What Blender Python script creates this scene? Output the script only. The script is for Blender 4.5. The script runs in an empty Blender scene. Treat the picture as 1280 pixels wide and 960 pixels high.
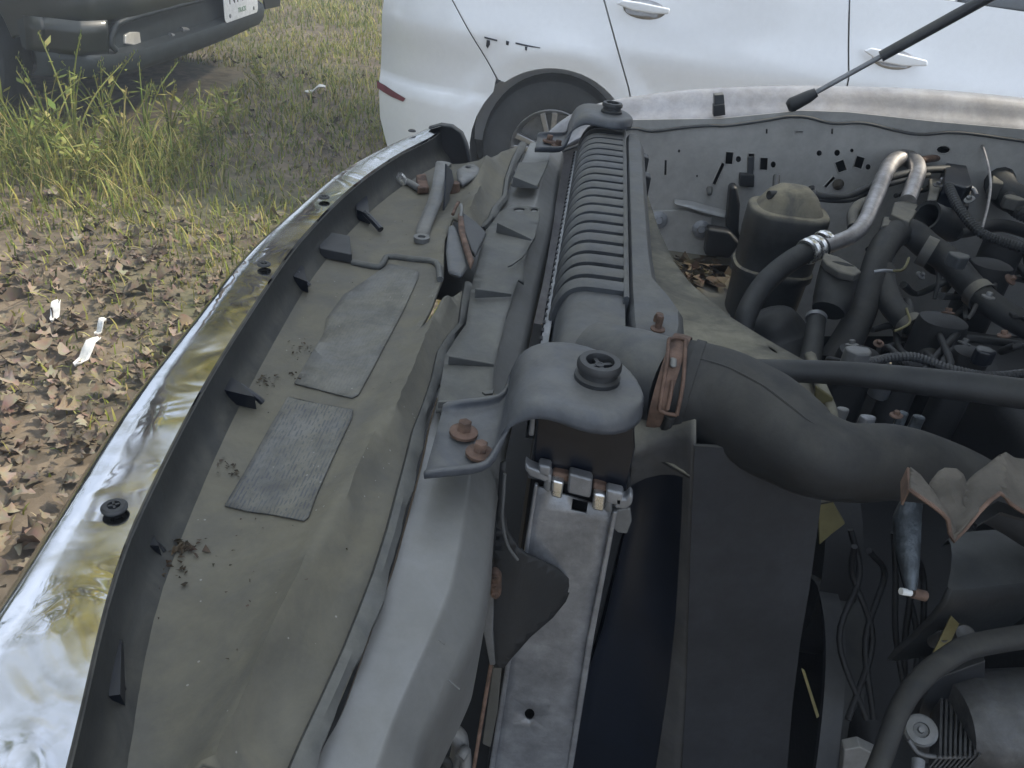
import bpy, bmesh, math, random
import numpy as np
from mathutils import Vector, Matrix, geometry
random.seed(7); np.random.seed(7)
S = bpy.context.scene
COL = S.collection

# ------------------------------------------------------------------ camera, sky, sun, exposure
F = 1000.0                                   # focal length in pixels of the 1280 wide photograph
yd = np.array([120., -620., 1000.]); yd /= np.linalg.norm(yd)
dd = np.array([-199., 1594., 1000.]); dd -= dd.dot(yd) * yd; dd /= np.linalg.norm(dd)
zu = -dd; xr = np.cross(yd, zu)
R = np.array([xr, yd, zu])                   # camera axes (right, down, forward) -> world
CAM = np.array([0., 0., 1.34])
cd = bpy.data.cameras.new("camera"); cam = bpy.data.objects.new("camera", cd); COL.objects.link(cam)
cd.sensor_width = 36.0; cd.lens = F / 1280 * 36.0; cd.clip_start = 0.01; cd.clip_end = 500
_r, _u, _b = R @ [1, 0, 0], R @ [0, -1, 0], R @ [0, 0, -1]
cam.matrix_world = Matrix(((_r[0], _u[0], _b[0], CAM[0]), (_r[1], _u[1], _b[1], CAM[1]), (_r[2], _u[2], _b[2], CAM[2]), (0, 0, 0, 1)))
S.camera = cam

SUN_EL, SUN_AZ = math.radians(45), math.radians(74)     # azimuth measured from +Y clockwise
W = bpy.data.worlds.new("World"); S.world = W; W.use_nodes = True
nt = W.node_tree; bg = nt.nodes["Background"]
sky = nt.nodes.new("ShaderNodeTexSky"); sky.sky_type = 'NISHITA'; sky.sun_disc = False
sky.sun_elevation = SUN_EL; sky.sun_rotation = SUN_AZ; sky.dust_density = 2.5; sky.air_density = 1.0; sky.ozone_density = 1.5
_n = nt.nodes.new                              # broken white cloud over all of the sky
_tc = _n("ShaderNodeTexCoord"); _ns = _n("ShaderNodeTexNoise"); _ns.inputs['Scale'].default_value = 2.2; _ns.inputs['Detail'].default_value = 9; _ns.inputs['Roughness'].default_value = .58
nt.links.new(_tc.outputs['Generated'], _ns.inputs['Vector'])
_mr = _n("ShaderNodeMapRange"); _mr.inputs['From Min'].default_value = .36; _mr.inputs['From Max'].default_value = .62; _mr.inputs['To Min'].default_value = .35; _mr.inputs['To Max'].default_value = .92
nt.links.new(_ns.outputs['Fac'], _mr.inputs['Value'])
_mx = _n("ShaderNodeMix"); _mx.data_type = 'RGBA'; _mx.inputs[7].default_value = (6.0, 6.75, 7.9, 1)
nt.links.new(_mr.outputs[0], _mx.inputs[0]); nt.links.new(sky.outputs[0], _mx.inputs[6]); nt.links.new(_mx.outputs[2], bg.inputs[0]); bg.inputs[1].default_value = 0.12
sl = bpy.data.lights.new("sun", 'SUN'); sl.energy = 3.3; sl.angle = math.radians(5); sl.color = (1.0, .92, .76)
sun = bpy.data.objects.new("sun", sl); COL.objects.link(sun)
sdir = Vector((math.sin(SUN_AZ) * math.cos(SUN_EL), math.cos(SUN_AZ) * math.cos(SUN_EL), math.sin(SUN_EL)))
sun.rotation_euler = sdir.to_track_quat('Z', 'Y').to_euler()
S.view_settings.view_transform = 'Standard'; S.view_settings.look = 'None'
S.view_settings.exposure = 1.24; S.view_settings.gamma = 1.0

# ------------------------------------------------------------------ survey helpers: sight lines met with real planes
def ray(u, v): return R @ np.array([(u - 640) / F, (v - 480) / F, 1.0])
def px(u, v, x=None, y=None, z=None, d=None):
    r = ray(u, v)
    t = d if d is not None else ((z - CAM[2]) / r[2] if z is not None else ((y - CAM[1]) / r[1] if y is not None else (x - CAM[0]) / r[0]))
    return CAM + t * r
def depth(p): return float((np.asarray(p) - CAM).dot(R @ [0, 0, 1]))
def rp(p, n): return depth(p) * n / F       # n photograph pixels at p, in metres
def pxf(u, v, f, z0=1.0):
    z = z0
    for _ in range(6):
        p = px(u, v, z=z); z = f(p[0], p[1])
    return px(u, v, z=z)

# ------------------------------------------------------------------ materials
def mat(name, col, rough=.55, metal=0., dust=0., dcol=(.27, .25, .20), var=.25, scale=9., bump=.15, bscale=120., coat=0., spec=.5, specks=0., rust=0., grit=.22, grit_scale=42.):
    m = bpy.data.materials.new(name); m.use_nodes = True
    n, l = m.node_tree.nodes, m.node_tree.links
    b = n["Principled BSDF"]; b.inputs['Metallic'].default_value = metal
    b.inputs['Specular IOR Level'].default_value = spec
    if coat: b.inputs['Coat Weight'].default_value = coat; b.inputs['Coat Roughness'].default_value = .08
    tc = n.new("ShaderNodeTexCoord"); geo = n.new("ShaderNodeNewGeometry")
    def noise(s, det=6, dis=0., ro=.6):
        t = n.new("ShaderNodeTexNoise"); t.inputs['Scale'].default_value = s; t.inputs['Detail'].default_value = det
        t.inputs['Distortion'].default_value = dis; t.inputs['Roughness'].default_value = ro
        l.new(geo.outputs['Position'], t.inputs['Vector']); return t.outputs['Fac']
    def math_(op, a, c=None, clamp=False):
        t = n.new("ShaderNodeMath"); t.operation = op; t.use_clamp = clamp
        for i, q in enumerate((a, c)):
            if q is None: continue
            if isinstance(q, (int, float)): t.inputs[i].default_value = q
            else: l.new(q, t.inputs[i])
        return t.outputs[0]
    def ramp(x, lo, hi):
        t = n.new("ShaderNodeMapRange"); t.inputs['From Min'].default_value = lo; t.inputs['From Max'].default_value = hi; t.interpolation_type = 'SMOOTHSTEP'
        l.new(x, t.inputs['Value']); return t.outputs[0]
    def mix(f, a, c):
        t = n.new("ShaderNodeMix"); t.data_type = 'RGBA'
        for i, q in ((0, f), (6, a), (7, c)):
            if isinstance(q, (int, float)): t.inputs[i].default_value = q
            elif isinstance(q, tuple): t.inputs[i].default_value = (*q, 1)
            else: l.new(q, t.inputs[i])
        return t.outputs[2]
    n1 = noise(scale)
    c = mix(ramp(n1, .3, .7), tuple(max(0, k * (1 - var)) for k in col), tuple(min(1, k * (1 + var)) for k in col))
    gr = n.new("ShaderNodeMix"); gr.data_type = 'RGBA'; gr.blend_type = 'MULTIPLY'
    gv_ = ramp(noise(grit_scale, 8, .2, .75), .25, .75); gm = n.new("ShaderNodeMapRange"); gm.inputs['To Min'].default_value = 1 - grit; gm.inputs['To Max'].default_value = 1 + grit * .6
    l.new(gv_, gm.inputs['Value'])
    if dust:
        sx = n.new("ShaderNodeSeparateXYZ"); l.new(geo.outputs['Normal'], sx.inputs[0])
        up = ramp(sx.outputs[2], .0, .9)
        f = math_('MULTIPLY', math_('MULTIPLY', math_('ADD', math_('MULTIPLY', ramp(noise(scale * 2.2, 12, .8, .68), .3, .68), .75), .3), math_('ADD', math_('MULTIPLY', up, .92), .08)), dust, True)
        c = mix(f, c, dcol)
        r_ = n.new("ShaderNodeMapRange"); r_.inputs['To Min'].default_value = rough; r_.inputs['To Max'].default_value = .95
        l.new(f, r_.inputs['Value']); l.new(r_.outputs[0], b.inputs['Roughness'])
    else:
        r_ = n.new("ShaderNodeMapRange"); r_.inputs['To Min'].default_value = max(.02, rough * .75); r_.inputs['To Max'].default_value = min(1, rough * 1.25)
        l.new(noise(scale * 4), r_.inputs['Value']); l.new(r_.outputs[0], b.inputs['Roughness'])
    gr.inputs[0].default_value = 1.0; l.new(c, gr.inputs[6]); l.new(gm.outputs[0], gr.inputs[7]); c = gr.outputs[2]
    if rust:
        fr = ramp(math_('ADD', noise(scale * 3, 10, .3, .7), rust - .5), .45, .62)
        c = mix(fr, c, mix(noise(140, 4), (.08, .034, .022), (.20, .108, .072)))
    if specks:
        v = n.new("ShaderNodeTexVoronoi"); v.inputs['Scale'].default_value = 120; l.new(geo.outputs['Position'], v.inputs['Vector'])
        sp = math_('MULTIPLY', math_('LESS_THAN', v.outputs['Distance'], .08), math_('GREATER_THAN', noise(14, 2), .54))
        c = mix(math_('MULTIPLY', sp, specks), c, (.55, .54, .5))
    l.new(c, b.inputs['Base Color'])
    if bump:
        bp = n.new("ShaderNodeBump"); bp.inputs['Strength'].default_value = bump; bp.inputs['Distance'].default_value = .002
        l.new(noise(bscale, 5), bp.inputs['Height']); l.new(bp.outputs[0], b.inputs['Normal'])
    return m

DUSTY = (.182, .164, .112)
M = {}
M['black'] = mat('black_plastic', (.018, .02, .024), .5, dust=.10, bump=.1)
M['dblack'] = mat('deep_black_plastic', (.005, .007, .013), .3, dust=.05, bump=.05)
M['rubber'] = mat('dusty_black_rubber', (.012, .0135, .016), .6, dust=.30, dcol=(.10, .097, .08), bump=.2)
M['hose'] = mat('hose_rubber', (.014, .0155, .018), .62, spec=.35, dust=.42, dcol=(.105, .098, .08), bump=.25, bscale=70)
M['shield'] = mat('dusty_grey_plastic', (.085, .083, .075), .6, dust=.70, dcol=DUSTY, scale=6, bump=.3, bscale=90, specks=.28, grit=.14)
M['flap'] = mat('dusty_seal_plastic', (.07, .073, .075), .55, dust=.6, dcol=(.17, .165, .135), scale=9, bump=.2)
M['tank'] = mat('dusty_tank_plastic', (.045, .05, .058), .45, dust=.5, dcol=(.18, .17, .138), bump=.15)
M['shroud'] = mat('shroud_plastic', (.011, .012, .016), .6, spec=.3, dust=1.0, dcol=(.215, .20, .15), scale=5, bump=.12)
M['silver'] = mat('silver_paint', (.42, .43, .44), .38, .35, dust=.40, dcol=(.30, .285, .24), var=.08, bump=.06, coat=.3, grit=.12)
M['wall'] = mat('dusty_dark_plastic', (.022, .024, .026), .6, dust=.55, dcol=(.15, .14, .11), scale=12, bump=.2)
M['edge'] = mat('dust_smeared_plastic', (.035, .036, .04), .5, dust=1.0, dcol=(.20, .185, .14), scale=14, bump=.15)
M['shroudside'] = mat('dark_shroud_wall', (.020, .022, .027), .6, spec=.3, dust=.35, dcol=(.15, .145, .12), scale=6, bump=.12)
M['beam'] = mat('dull_silver_beam_paint', (.215, .216, .21), .42, .3, dust=.36, dcol=(.20, .19, .155), var=.06, scale=8, bump=.12, coat=.15, rust=-.10, grit=.1)
M['cast'] = mat('dirty_cast_metal', (.10, .102, .108), .5, .5, dust=.3, dcol=(.14, .13, .10), var=.3, scale=30, bump=.4)
M['pump'] = mat('greasy_pump', (.02, .022, .024), .5, dust=.25, dcol=(.085, .082, .065), bump=.2)
M['fender'] = mat('blotchy_silver_paint', (.30, .305, .335), .4, .3, dust=.25, var=.16, scale=14, bump=.1, coat=.3)
M['inner'] = mat('grey_inner_fender_paint', (.40, .398, .39), .5, .1, dust=.3, dcol=(.30, .285, .25), var=.10, scale=5, bump=.08, grit=.14, rust=-.105)
M['alu'] = mat('weathered_aluminium', (.27, .28, .30), .45, .6, dust=.3, dcol=(.2, .19, .16), var=.2, scale=30, bump=.3)
M['bright'] = mat('bright_aluminium', (.75, .75, .74), .28, .9, var=.12, scale=40, bump=.1)
M['steel'] = mat('dusty_steel', (.16, .165, .17), .5, .4, dust=.4, bump=.2, rust=.02)
M['bracket'] = mat('dusty_black_bracket', (.07, .078, .094), .42, .1, dust=.5, dcol=(.20, .19, .158), bump=.2)
M['rust'] = mat('rusty_steel', (.13, .082, .06), .8, .2, var=.5, scale=60, bump=.6, rust=.28)
M['rustbr'] = mat('rusty_bracket_paint', (.105, .092, .074), .75, .1, var=.35, scale=20, bump=.5, rust=.07)
M['dome'] = mat('dusty_canister', (.028, .031, .036), .5, dust=.9, dcol=(.29, .255, .175), bump=.1)
M['cap'] = mat('dusty_cap', (.06, .06, .06), .6, dust=.7, dcol=(.22, .20, .15))
M['pipe'] = mat('dull_metal_pipe', (.40, .39, .40), .36, .85, dust=.35, dcol=(.2, .18, .13), var=.2, scale=40, bump=.15)
M['cloth'] = mat('foil_sleeve', (.075, .088, .10), .4, .4, var=.4, scale=60, bump=.8, bscale=160)
M['yellow'] = mat('yellow_tag', (.13, .115, .05), .7)
M['whitep'] = mat('white_scrap', (.72, .72, .70), .8, var=.1)
M['white'] = mat('white_car_paint', (.78, .80, .83), .25, coat=.8, var=.02, scale=2, bump=0, grit=.03)
M['tyre'] = mat('tyre_rubber', (.028, .031, .036), .7, dust=.2, dcol=(.11, .115, .12), bump=.2)  # bluish dust colour lifts the black, standing in for a pale veil
M['rim'] = mat('alloy_rim', (.36, .36, .37), .35, .9, dust=.15, var=.1)
M['glass'] = mat('dark_window_glass', (.03, .035, .04), .05, var=.1, bump=0, spec=.8)
M['red'] = mat('red_reflector', (.16, .03, .045), .35, var=.2)
M['dpaint'] = mat('dirty_dark_paint', (.015, .018, .016), .35, dust=.22, dcol=(.062, .064, .048), coat=.4, scale=5, bump=.05)
M['dplast'] = mat('dark_bumper_plastic', (.018, .024, .028), .5, dust=.15, dcol=(.08, .085, .075), bump=.1)
M['lamp'] = mat('fog_lamp_glass', (.62, .60, .57), .15, .3, var=.15, bump=0, grit=.1)
M['plate'] = mat('licence_plate_white', (.72, .73, .74), .4, var=.04, bump=0)
M['ink'] = mat('plate_ink', (.012, .015, .03), .5, bump=0)
M['green'] = mat('plate_green_ink', (.05, .16, .06), .5, bump=0)
M['bark'] = mat('bark', (.12, .095, .07), .9, var=.4, scale=20, bump=.8, bscale=30)
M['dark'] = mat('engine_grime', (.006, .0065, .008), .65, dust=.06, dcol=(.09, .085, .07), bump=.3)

def mat_chrome():
    m = bpy.data.materials.new('chrome_plate'); m.use_nodes = True
    n, l = m.node_tree.nodes, m.node_tree.links; b = n["Principled BSDF"]
    b.inputs['Metallic'].default_value = 1.0
    geo = n.new("ShaderNodeNewGeometry")
    def noise(s, det, dis=0):
        t = n.new("ShaderNodeTexNoise"); t.inputs['Scale'].default_value = s; t.inputs['Detail'].default_value = det; t.inputs['Distortion'].default_value = dis
        l.new(geo.outputs['Position'], t.inputs['Vector']); return t.outputs['Fac']
    mr = n.new("ShaderNodeMapRange"); mr.inputs['From Min'].default_value = .42; mr.inputs['From Max'].default_value = .75
    mr.inputs['To Min'].default_value = .05; mr.inputs['To Max'].default_value = .24
    l.new(noise(22, 8), mr.inputs['Value']); l.new(mr.outputs[0], b.inputs['Roughness'])
    mx = n.new("ShaderNodeMix"); mx.data_type = 'RGBA'; mx.inputs[6].default_value = (.62, .62, .64, 1); mx.inputs[7].default_value = (.42, .41, .38, 1)
    mr2 = n.new("ShaderNodeMapRange"); mr2.inputs['From Min'].default_value = .5; mr2.inputs['From Max'].default_value = .75; l.new(noise(60, 9), mr2.inputs['Value'])
    l.new(mr2.outputs[0], mx.inputs[0]); l.new(mx.outputs[2], b.inputs['Base Color'])
    bp = n.new("ShaderNodeBump"); bp.inputs['Strength'].default_value = .38; bp.inputs['Distance'].default_value = .004
    l.new(noise(17, 2, 1.0), bp.inputs['Height']); l.new(bp.outputs[0], b.inputs['Normal'])
    return m
M['chrome'] = mat_chrome()

def mat_label(name, angle, rows, ink=.6):
    """Grey faded sticker with rows of worn, unreadable print."""
    m = mat(name, (.115, .118, .118), .55, dust=.7, dcol=(.178, .166, .125), bump=.1, specks=.3, grit=.35)
    n, l = m.node_tree.nodes, m.node_tree.links; b = n["Principled BSDF"]
    old = b.inputs['Base Color'].links[0].from_socket
    geo = n.new("ShaderNodeNewGeometry"); mp = n.new("ShaderNodeMapping"); mp.inputs['Rotation'].default_value = (0, 0, angle)
    l.new(geo.outputs['Position'], mp.inputs['Vector'])
    wv = n.new("ShaderNodeTexWave"); wv.bands_direction = 'X'; wv.inputs['Scale'].default_value = rows; wv.inputs['Distortion'].default_value = 0
    l.new(mp.outputs[0], wv.inputs['Vector'])
    mp2 = n.new("ShaderNodeMapping"); mp2.inputs['Rotation'].default_value = (0, 0, angle); mp2.inputs['Scale'].default_value = (640, 150, 1)
    l.new(geo.outputs['Position'], mp2.inputs['Vector'])
    ns = n.new("ShaderNodeTexNoise"); ns.inputs['Scale'].default_value = 1; ns.inputs['Detail'].default_value = 2; l.new(mp2.outputs[0], ns.inputs['Vector'])
    a = n.new("ShaderNodeMath"); a.operation = 'GREATER_THAN'; a.inputs[1].default_value = .55; l.new(wv.outputs['Fac'], a.inputs[0])
    c = n.new("ShaderNodeMath"); c.operation = 'GREATER_THAN'; c.inputs[1].default_value = .50; l.new(ns.outputs['Fac'], c.inputs[0])
    n2 = n.new("ShaderNodeTexNoise"); n2.inputs['Scale'].default_value = 25; l.new(geo.outputs['Position'], n2.inputs['Vector'])
    d = n.new("ShaderNodeMath"); d.operation = 'MULTIPLY'; l.new(a.outputs[0], d.inputs[0]); l.new(c.outputs[0], d.inputs[1])
    e = n.new("ShaderNodeMath"); e.operation = 'MULTIPLY'; l.new(d.outputs[0], e.inputs[0]); l.new(n2.outputs['Fac'], e.inputs[1])
    mx = n.new("ShaderNodeMix"); mx.data_type = 'RGBA'; mx.inputs[7].default_value = (.05, .055, .075, 1)
    e2 = n.new("ShaderNodeMath"); e2.operation = 'MULTIPLY'; e2.inputs[1].default_value = ink; l.new(e.outputs[0], e2.inputs[0]); l.new(e2.outputs[0], mx.inputs[0]); l.new(old, mx.inputs[6]); l.new(mx.outputs[2], b.inputs['Base Color'])
    return m

def mat_leafset(name, cols, rough=.8, trans=.0):
    """Leaf colours picked at random for each separate leaf (object or loose piece)."""
    m = bpy.data.materials.new(name); m.use_nodes = True
    n, l = m.node_tree.nodes, m.node_tree.links; b = n["Principled BSDF"]; b.inputs['Roughness'].default_value = rough
    b.inputs['Specular IOR Level'].default_value = .25
    geo = n.new("ShaderNodeNewGeometry"); oi = n.new("ShaderNodeObjectInfo")
    ad = n.new("ShaderNodeMath"); ad.operation = 'ADD'; l.new(geo.outputs['Random Per Island'], ad.inputs[0]); l.new(oi.outputs['Random'], ad.inputs[1])
    fr = n.new("ShaderNodeMath"); fr.operation = 'FRACT'; l.new(ad.outputs[0], fr.inputs[0])
    cr = n.new("ShaderNodeValToRGB"); cr.color_ramp.interpolation = 'LINEAR'
    while len(cr.color_ramp.elements) < len(cols): cr.color_ramp.elements.new(.5)
    for i, c in enumerate(cols):
        cr.color_ramp.elements[i].position = i / (len(cols) - 1); cr.color_ramp.elements[i].color = (*c, 1)
    l.new(fr.outputs[0], cr.inputs[0])
    ns = n.new("ShaderNodeTexNoise"); ns.inputs['Scale'].default_value = 40; ns.inputs['Detail'].default_value = 4; l.new(geo.outputs['Position'], ns.inputs['Vector'])
    mx = n.new("ShaderNodeMix"); mx.data_type = 'RGBA'; mx.blend_type = 'MULTIPLY'; mx.inputs[0].default_value = .6
    l.new(cr.outputs[0], mx.inputs[6]); l.new(ns.outputs['Color'], mx.inputs[7])
    hs = n.new("ShaderNodeHueSaturation"); hs.inputs['Value'].default_value = 1.45; l.new(mx.outputs[2], hs.inputs['Color'])
    hs.inputs['Saturation'].default_value = 1.05
    mb = n.new("ShaderNodeMix"); mb.data_type = 'RGBA'; mb.inputs[0].default_value = .75; l.new(cr.outputs[0], mb.inputs[6]); l.new(hs.outputs[0], mb.inputs[7])
    l.new(mb.outputs[2], b.inputs['Base Color'])
    if trans:
        out = n["Material Output"]; tr = n.new("ShaderNodeBsdfTranslucent"); l.new(mb.outputs[2], tr.inputs[0])
        ms = n.new("ShaderNodeMixShader"); ms.inputs[0].default_value = trans; l.new(b.outputs[0], ms.inputs[1]); l.new(tr.outputs[0], ms.inputs[2]); l.new(ms.outputs[0], out.inputs[0])
    return m
M['oak'] = mat_leafset('dry_oak_leaves', [(.060, .048, .038), (.145, .115, .085), (.20, .16, .12), (.09, .071, .054), (.28, .235, .18), (.16, .12, .085), (.07, .054, .041)])
M['grass'] = mat_leafset('grass_blades', [(.08, .12, .03), (.17, .20, .045), (.32, .32, .08), (.44, .38, .16), (.11, .15, .04), (.24, .26, .065), (.38, .32, .15)], .65, .3)
M['weed'] = mat_leafset('weed_green', [(.13, .18, .045), (.26, .29, .08), (.42, .39, .15)], .65, .25)
M['dryweed'] = mat_leafset('dry_weed', [(.32, .28, .18), (.22, .19, .11), (.14, .12, .075), (.40, .35, .23)], .8, .1)
M['fall'] = mat_leafset('yellow_tree_leaves', [(.55, .46, .07), (.34, .34, .06), (.68, .55, .10), (.24, .27, .05), (.60, .46, .08)], .6, .5)
M['greenleaf'] = mat_leafset('green_tree_leaves', [(.06, .09, .03), (.10, .13, .04), (.18, .19, .05)], .6, .4)
M['crumb'] = mat_leafset('dry_crumbs', [(.035, .028, .02), (.06, .045, .03), (.09, .07, .05)])

def mat_ground():
    m = mat('leafy_dirt', (.17, .14, .10), .95, var=.45, scale=3.2, bump=.9, bscale=45)
    n, l = m.node_tree.nodes, m.node_tree.links; b = n["Principled BSDF"]
    old = b.inputs['Base Color'].links[0].from_socket
    geo = n.new("ShaderNodeNewGeometry")
    v = n.new("ShaderNodeTexVoronoi"); v.inputs['Scale'].default_value = 26; v.inputs['Randomness'].default_value = 1; l.new(geo.outputs['Position'], v.inputs['Vector'])
    cr = n.new("ShaderNodeValToRGB"); cr.color_ramp.elements[0].color = (.05, .038, .028, 1); cr.color_ramp.elements[1].color = (.22, .165, .115, 1)
    sp = n.new("ShaderNodeSeparateColor"); l.new(v.outputs['Color'], sp.inputs[0]); l.new(sp.outputs[0], cr.inputs[0])
    mx = n.new("ShaderNodeMix"); mx.data_type = 'RGBA'; mx.inputs[0].default_value = .55; l.new(old, mx.inputs[6]); l.new(cr.outputs[0], mx.inputs[7])
    # green tint of low moss and sprouts in patches
    ns = n.new("ShaderNodeTexNoise"); ns.inputs['Scale'].default_value = 1.1; ns.inputs['Detail'].default_value = 8; l.new(geo.outputs['Position'], ns.inputs['Vector'])
    mr = n.new("ShaderNodeMapRange"); mr.inputs['From Min'].default_value = .48; mr.inputs['From Max'].default_value = .68; mr.inputs['To Max'].default_value = .6; l.new(ns.outputs['Fac'], mr.inputs['Value'])
    m2 = n.new("ShaderNodeMix"); m2.data_type = 'RGBA'; m2.inputs[7].default_value = (.085, .10, .04, 1); l.new(mr.outputs[0], m2.inputs[0]); l.new(mx.outputs[2], m2.inputs[6])
    l.new(m2.outputs[2], b.inputs['Base Color'])
    return m
M['ground'] = mat_ground()

# ------------------------------------------------------------------ mesh helpers
WLOC = {}
def tag(o, label=None, cat=None, group=None, kind=None):
    if label: o['label'] = label
    if cat: o['category'] = cat
    if group: o['group'] = group
    if kind: o['kind'] = kind
    return o
def attach(o, parent, loc):
    WLOC[o.name] = Vector(loc); o.location = loc
    if parent is not None:
        o.parent = parent; o.matrix_parent_inverse = Matrix.Translation(-WLOC[parent.name])
def root(name, loc, label, cat, group=None):
    o = bpy.data.objects.new(name, None); COL.objects.link(o); o.empty_display_size = .1
    attach(o, None, Vector(loc)); return tag(o, label, cat, group)
def mk(name, verts, faces, m, parent=None, smooth=40, sol=0, bev=0, sub=0, off=0., label=None, kind=None, base=None):
    V = np.array([tuple(v) for v in verts], float)
    c = (V.min(0) + V.max(0)) / 2 if base is None else np.array(base, float)
    me = bpy.data.meshes.new(name); me.from_pydata((V - c).tolist(), [], [tuple(f) for f in faces])
    bm = bmesh.new(); bm.from_mesh(me)
    bmesh.ops.remove_doubles(bm, verts=bm.verts, dist=1e-5); bmesh.ops.recalc_face_normals(bm, faces=bm.faces)
    bm.to_mesh(me); bm.free(); me.update()
    me.materials.append(M[m] if isinstance(m, str) else m)
    if smooth:
        me.shade_smooth()
        if smooth < 180: me.set_sharp_from_angle(angle=math.radians(smooth))
    o = bpy.data.objects.new(name, me); COL.objects.link(o); attach(o, parent, c)
    if sub and not bev:
        q = o.modifiers.new('s', 'SUBSURF'); q.levels = q.render_levels = sub
    if sol:
        q = o.modifiers.new('t', 'SOLIDIFY'); q.thickness = sol; q.offset = off
    if bev:
        q = o.modifiers.new('b', 'BEVEL'); q.width = bev; q.segments = 2; q.limit_method = 'ANGLE'; q.angle_limit = math.radians(30)
        q = o.modifiers.new('w', 'WEIGHTED_NORMAL'); q.keep_sharp = False
    return tag(o, label, None, None, kind)
class MB:
    def __init__(s): s.v, s.f = [], []
    def add(s, v, f):
        k = len(s.v); s.v += [tuple(q) for q in v]; s.f += [tuple(i + k for i in q) for q in f]; return s
    def build(s, name, m, parent=None, **k): return mk(name, s.v, s.f, m, parent, **k)
def smooth_path(P, n=6):
    P = [np.array(p, float) for p in P]
    if len(P) < 3: return P
    Q = [2 * P[0] - P[1]] + P + [2 * P[-1] - P[-2]]; out = []
    for i in range(1, len(Q) - 2):
        a, b, c, d = Q[i - 1:i + 3]
        for k in range(n):
            t = k / n
            out.append(.5 * ((2 * b) + (c - a) * t + (2 * a - 5 * b + 4 * c - d) * t * t + (3 * b - a - 3 * c + d) * t ** 3))
    out.append(P[-1]); return out
def tube_geo(P, rr, seg=14, cap=True, flat=1.0):
    P = [np.array(p, float) for p in P]; n = len(P)
    T = [P[min(i + 1, n - 1)] - P[max(i - 1, 0)] for i in range(n)]; T = [t / (np.linalg.norm(t) + 1e-9) for t in T]
    up = np.array([0, 0, 1.]) if abs(T[0][2]) < .9 else np.array([1., 0, 0])
    v, f = [], []; a = np.cross(T[0], up); a /= np.linalg.norm(a)
    for i in range(n):
        a = a - a.dot(T[i]) * T[i]; a /= np.linalg.norm(a); b = np.cross(T[i], a)
        r = rr[i] if hasattr(rr, '__len__') else rr
        for k in range(seg):
            t = 2 * math.pi * k / seg; v.append(P[i] + r * (math.cos(t) * a + flat * math.sin(t) * b))
    for i in range(n - 1):
        for k in range(seg):
            f.append((i * seg + k, i * seg + (k + 1) % seg, (i + 1) * seg + (k + 1) % seg, (i + 1) * seg + k))
    if cap: f.append(tuple(range(seg))[::-1]); f.append(tuple((n - 1) * seg + k for k in range(seg)))
    return v, f
def tube(name, P, r, m, parent=None, seg=14, n=6, lab=None, **k):
    Q = smooth_path(P, n)
    if hasattr(r, '__len__'):
        x = np.linspace(0, len(P) - 1, len(Q)); r = np.interp(x, range(len(P)), r)
    v, f = tube_geo(Q, r, seg); return mk(name, v, f, m, parent, smooth=50, label=lab, **k)
def tubepx(name, L, m, parent=None, r=None, seg=14, n=6, lab=None, **k):
    """L: (u, v, z[, radius px])"""
    P = [px(q[0], q[1], z=q[2]) for q in L]; rr = [rp(p, q[3] if len(q) > 3 else r) for p, q in zip(P, L)]
    return tube(name, P, rr, m, parent, seg, n, lab, **k)
def lathe_geo(prof, c, ax, seg=28, ang=2 * math.pi):
    """prof: (radius, height along ax)"""
    ax = np.array(ax, float); ax /= np.linalg.norm(ax); c = np.array(c, float)
    a = np.cross(ax, [0, 0, 1.] if abs(ax[2]) < .9 else [1., 0, 0]); a /= np.linalg.norm(a); b = np.cross(ax, a)
    v, f = [], []; n = len(prof)
    for k in range(seg):
        t = 2 * math.pi * k / seg
        for r, h in prof: v.append(c + ax * h + r * (math.cos(t) * a + math.sin(t) * b))
    for k in range(seg):
        for i in range(n - 1): f.append((k * n + i, ((k + 1) % seg) * n + i, ((k + 1) % seg) * n + i + 1, k * n + i + 1))
    return v, f
def lathe(name, prof, c, ax, m, parent=None, seg=28, **k):
    v, f = lathe_geo(prof, c, ax, seg); return mk(name, v, f, m, parent, **{'smooth': 35, **k})
def loft_geo(rows, closed=False):
    n = len(rows[0]); v = [p for r in rows for p in r]; f = []
    for i in range(len(rows) - 1):
        for k in range(n if closed else n - 1):
            f.append((i * n + k, i * n + (k + 1) % n, (i + 1) * n + (k + 1) % n, (i + 1) * n + k))
    return v, f
def loft(name, rows, m, parent=None, closed=False, cap=False, **k):
    v, f = loft_geo(rows, closed)
    if cap: n = len(rows[0]); f.append(tuple(range(n))[::-1]); f.append(tuple((len(rows) - 1) * n + q for q in range(n)))
    return mk(name, v, f, m, parent, **k)
def box_geo(lo, hi):
    x0, y0, z0 = lo; x1, y1, z1 = hi
    return [(x0, y0, z0), (x1, y0, z0), (x1, y1, z0), (x0, y1, z0), (x0, y0, z1), (x1, y0, z1), (x1, y1, z1), (x0, y1, z1)], \
           [(3, 2, 1, 0), (4, 5, 6, 7), (0, 1, 5, 4), (1, 2, 6, 5), (2, 3, 7, 6), (3, 0, 4, 7)]
def box(name, lo, hi, m, parent=None, bev=.003, **k):
    v, f = box_geo(lo, hi); return mk(name, v, f, m, parent, bev=bev, **k)
def prism_geo(P, d):
    """polygon of world points extruded by vector d"""
    P = [np.array(p, float) for p in P]; n = len(P); d = np.array(d, float)
    v = P + [p + d for p in P]
    return v, [tuple(range(n))[::-1], tuple(range(n, 2 * n))] + [(i, (i + 1) % n, n + (i + 1) % n, n + i) for i in range(n)]
def prism(name, P, d, m, parent=None, bev=.0015, **k):
    v, f = prism_geo(P, d); return mk(name, v, f, m, parent, bev=bev, **k)
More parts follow.
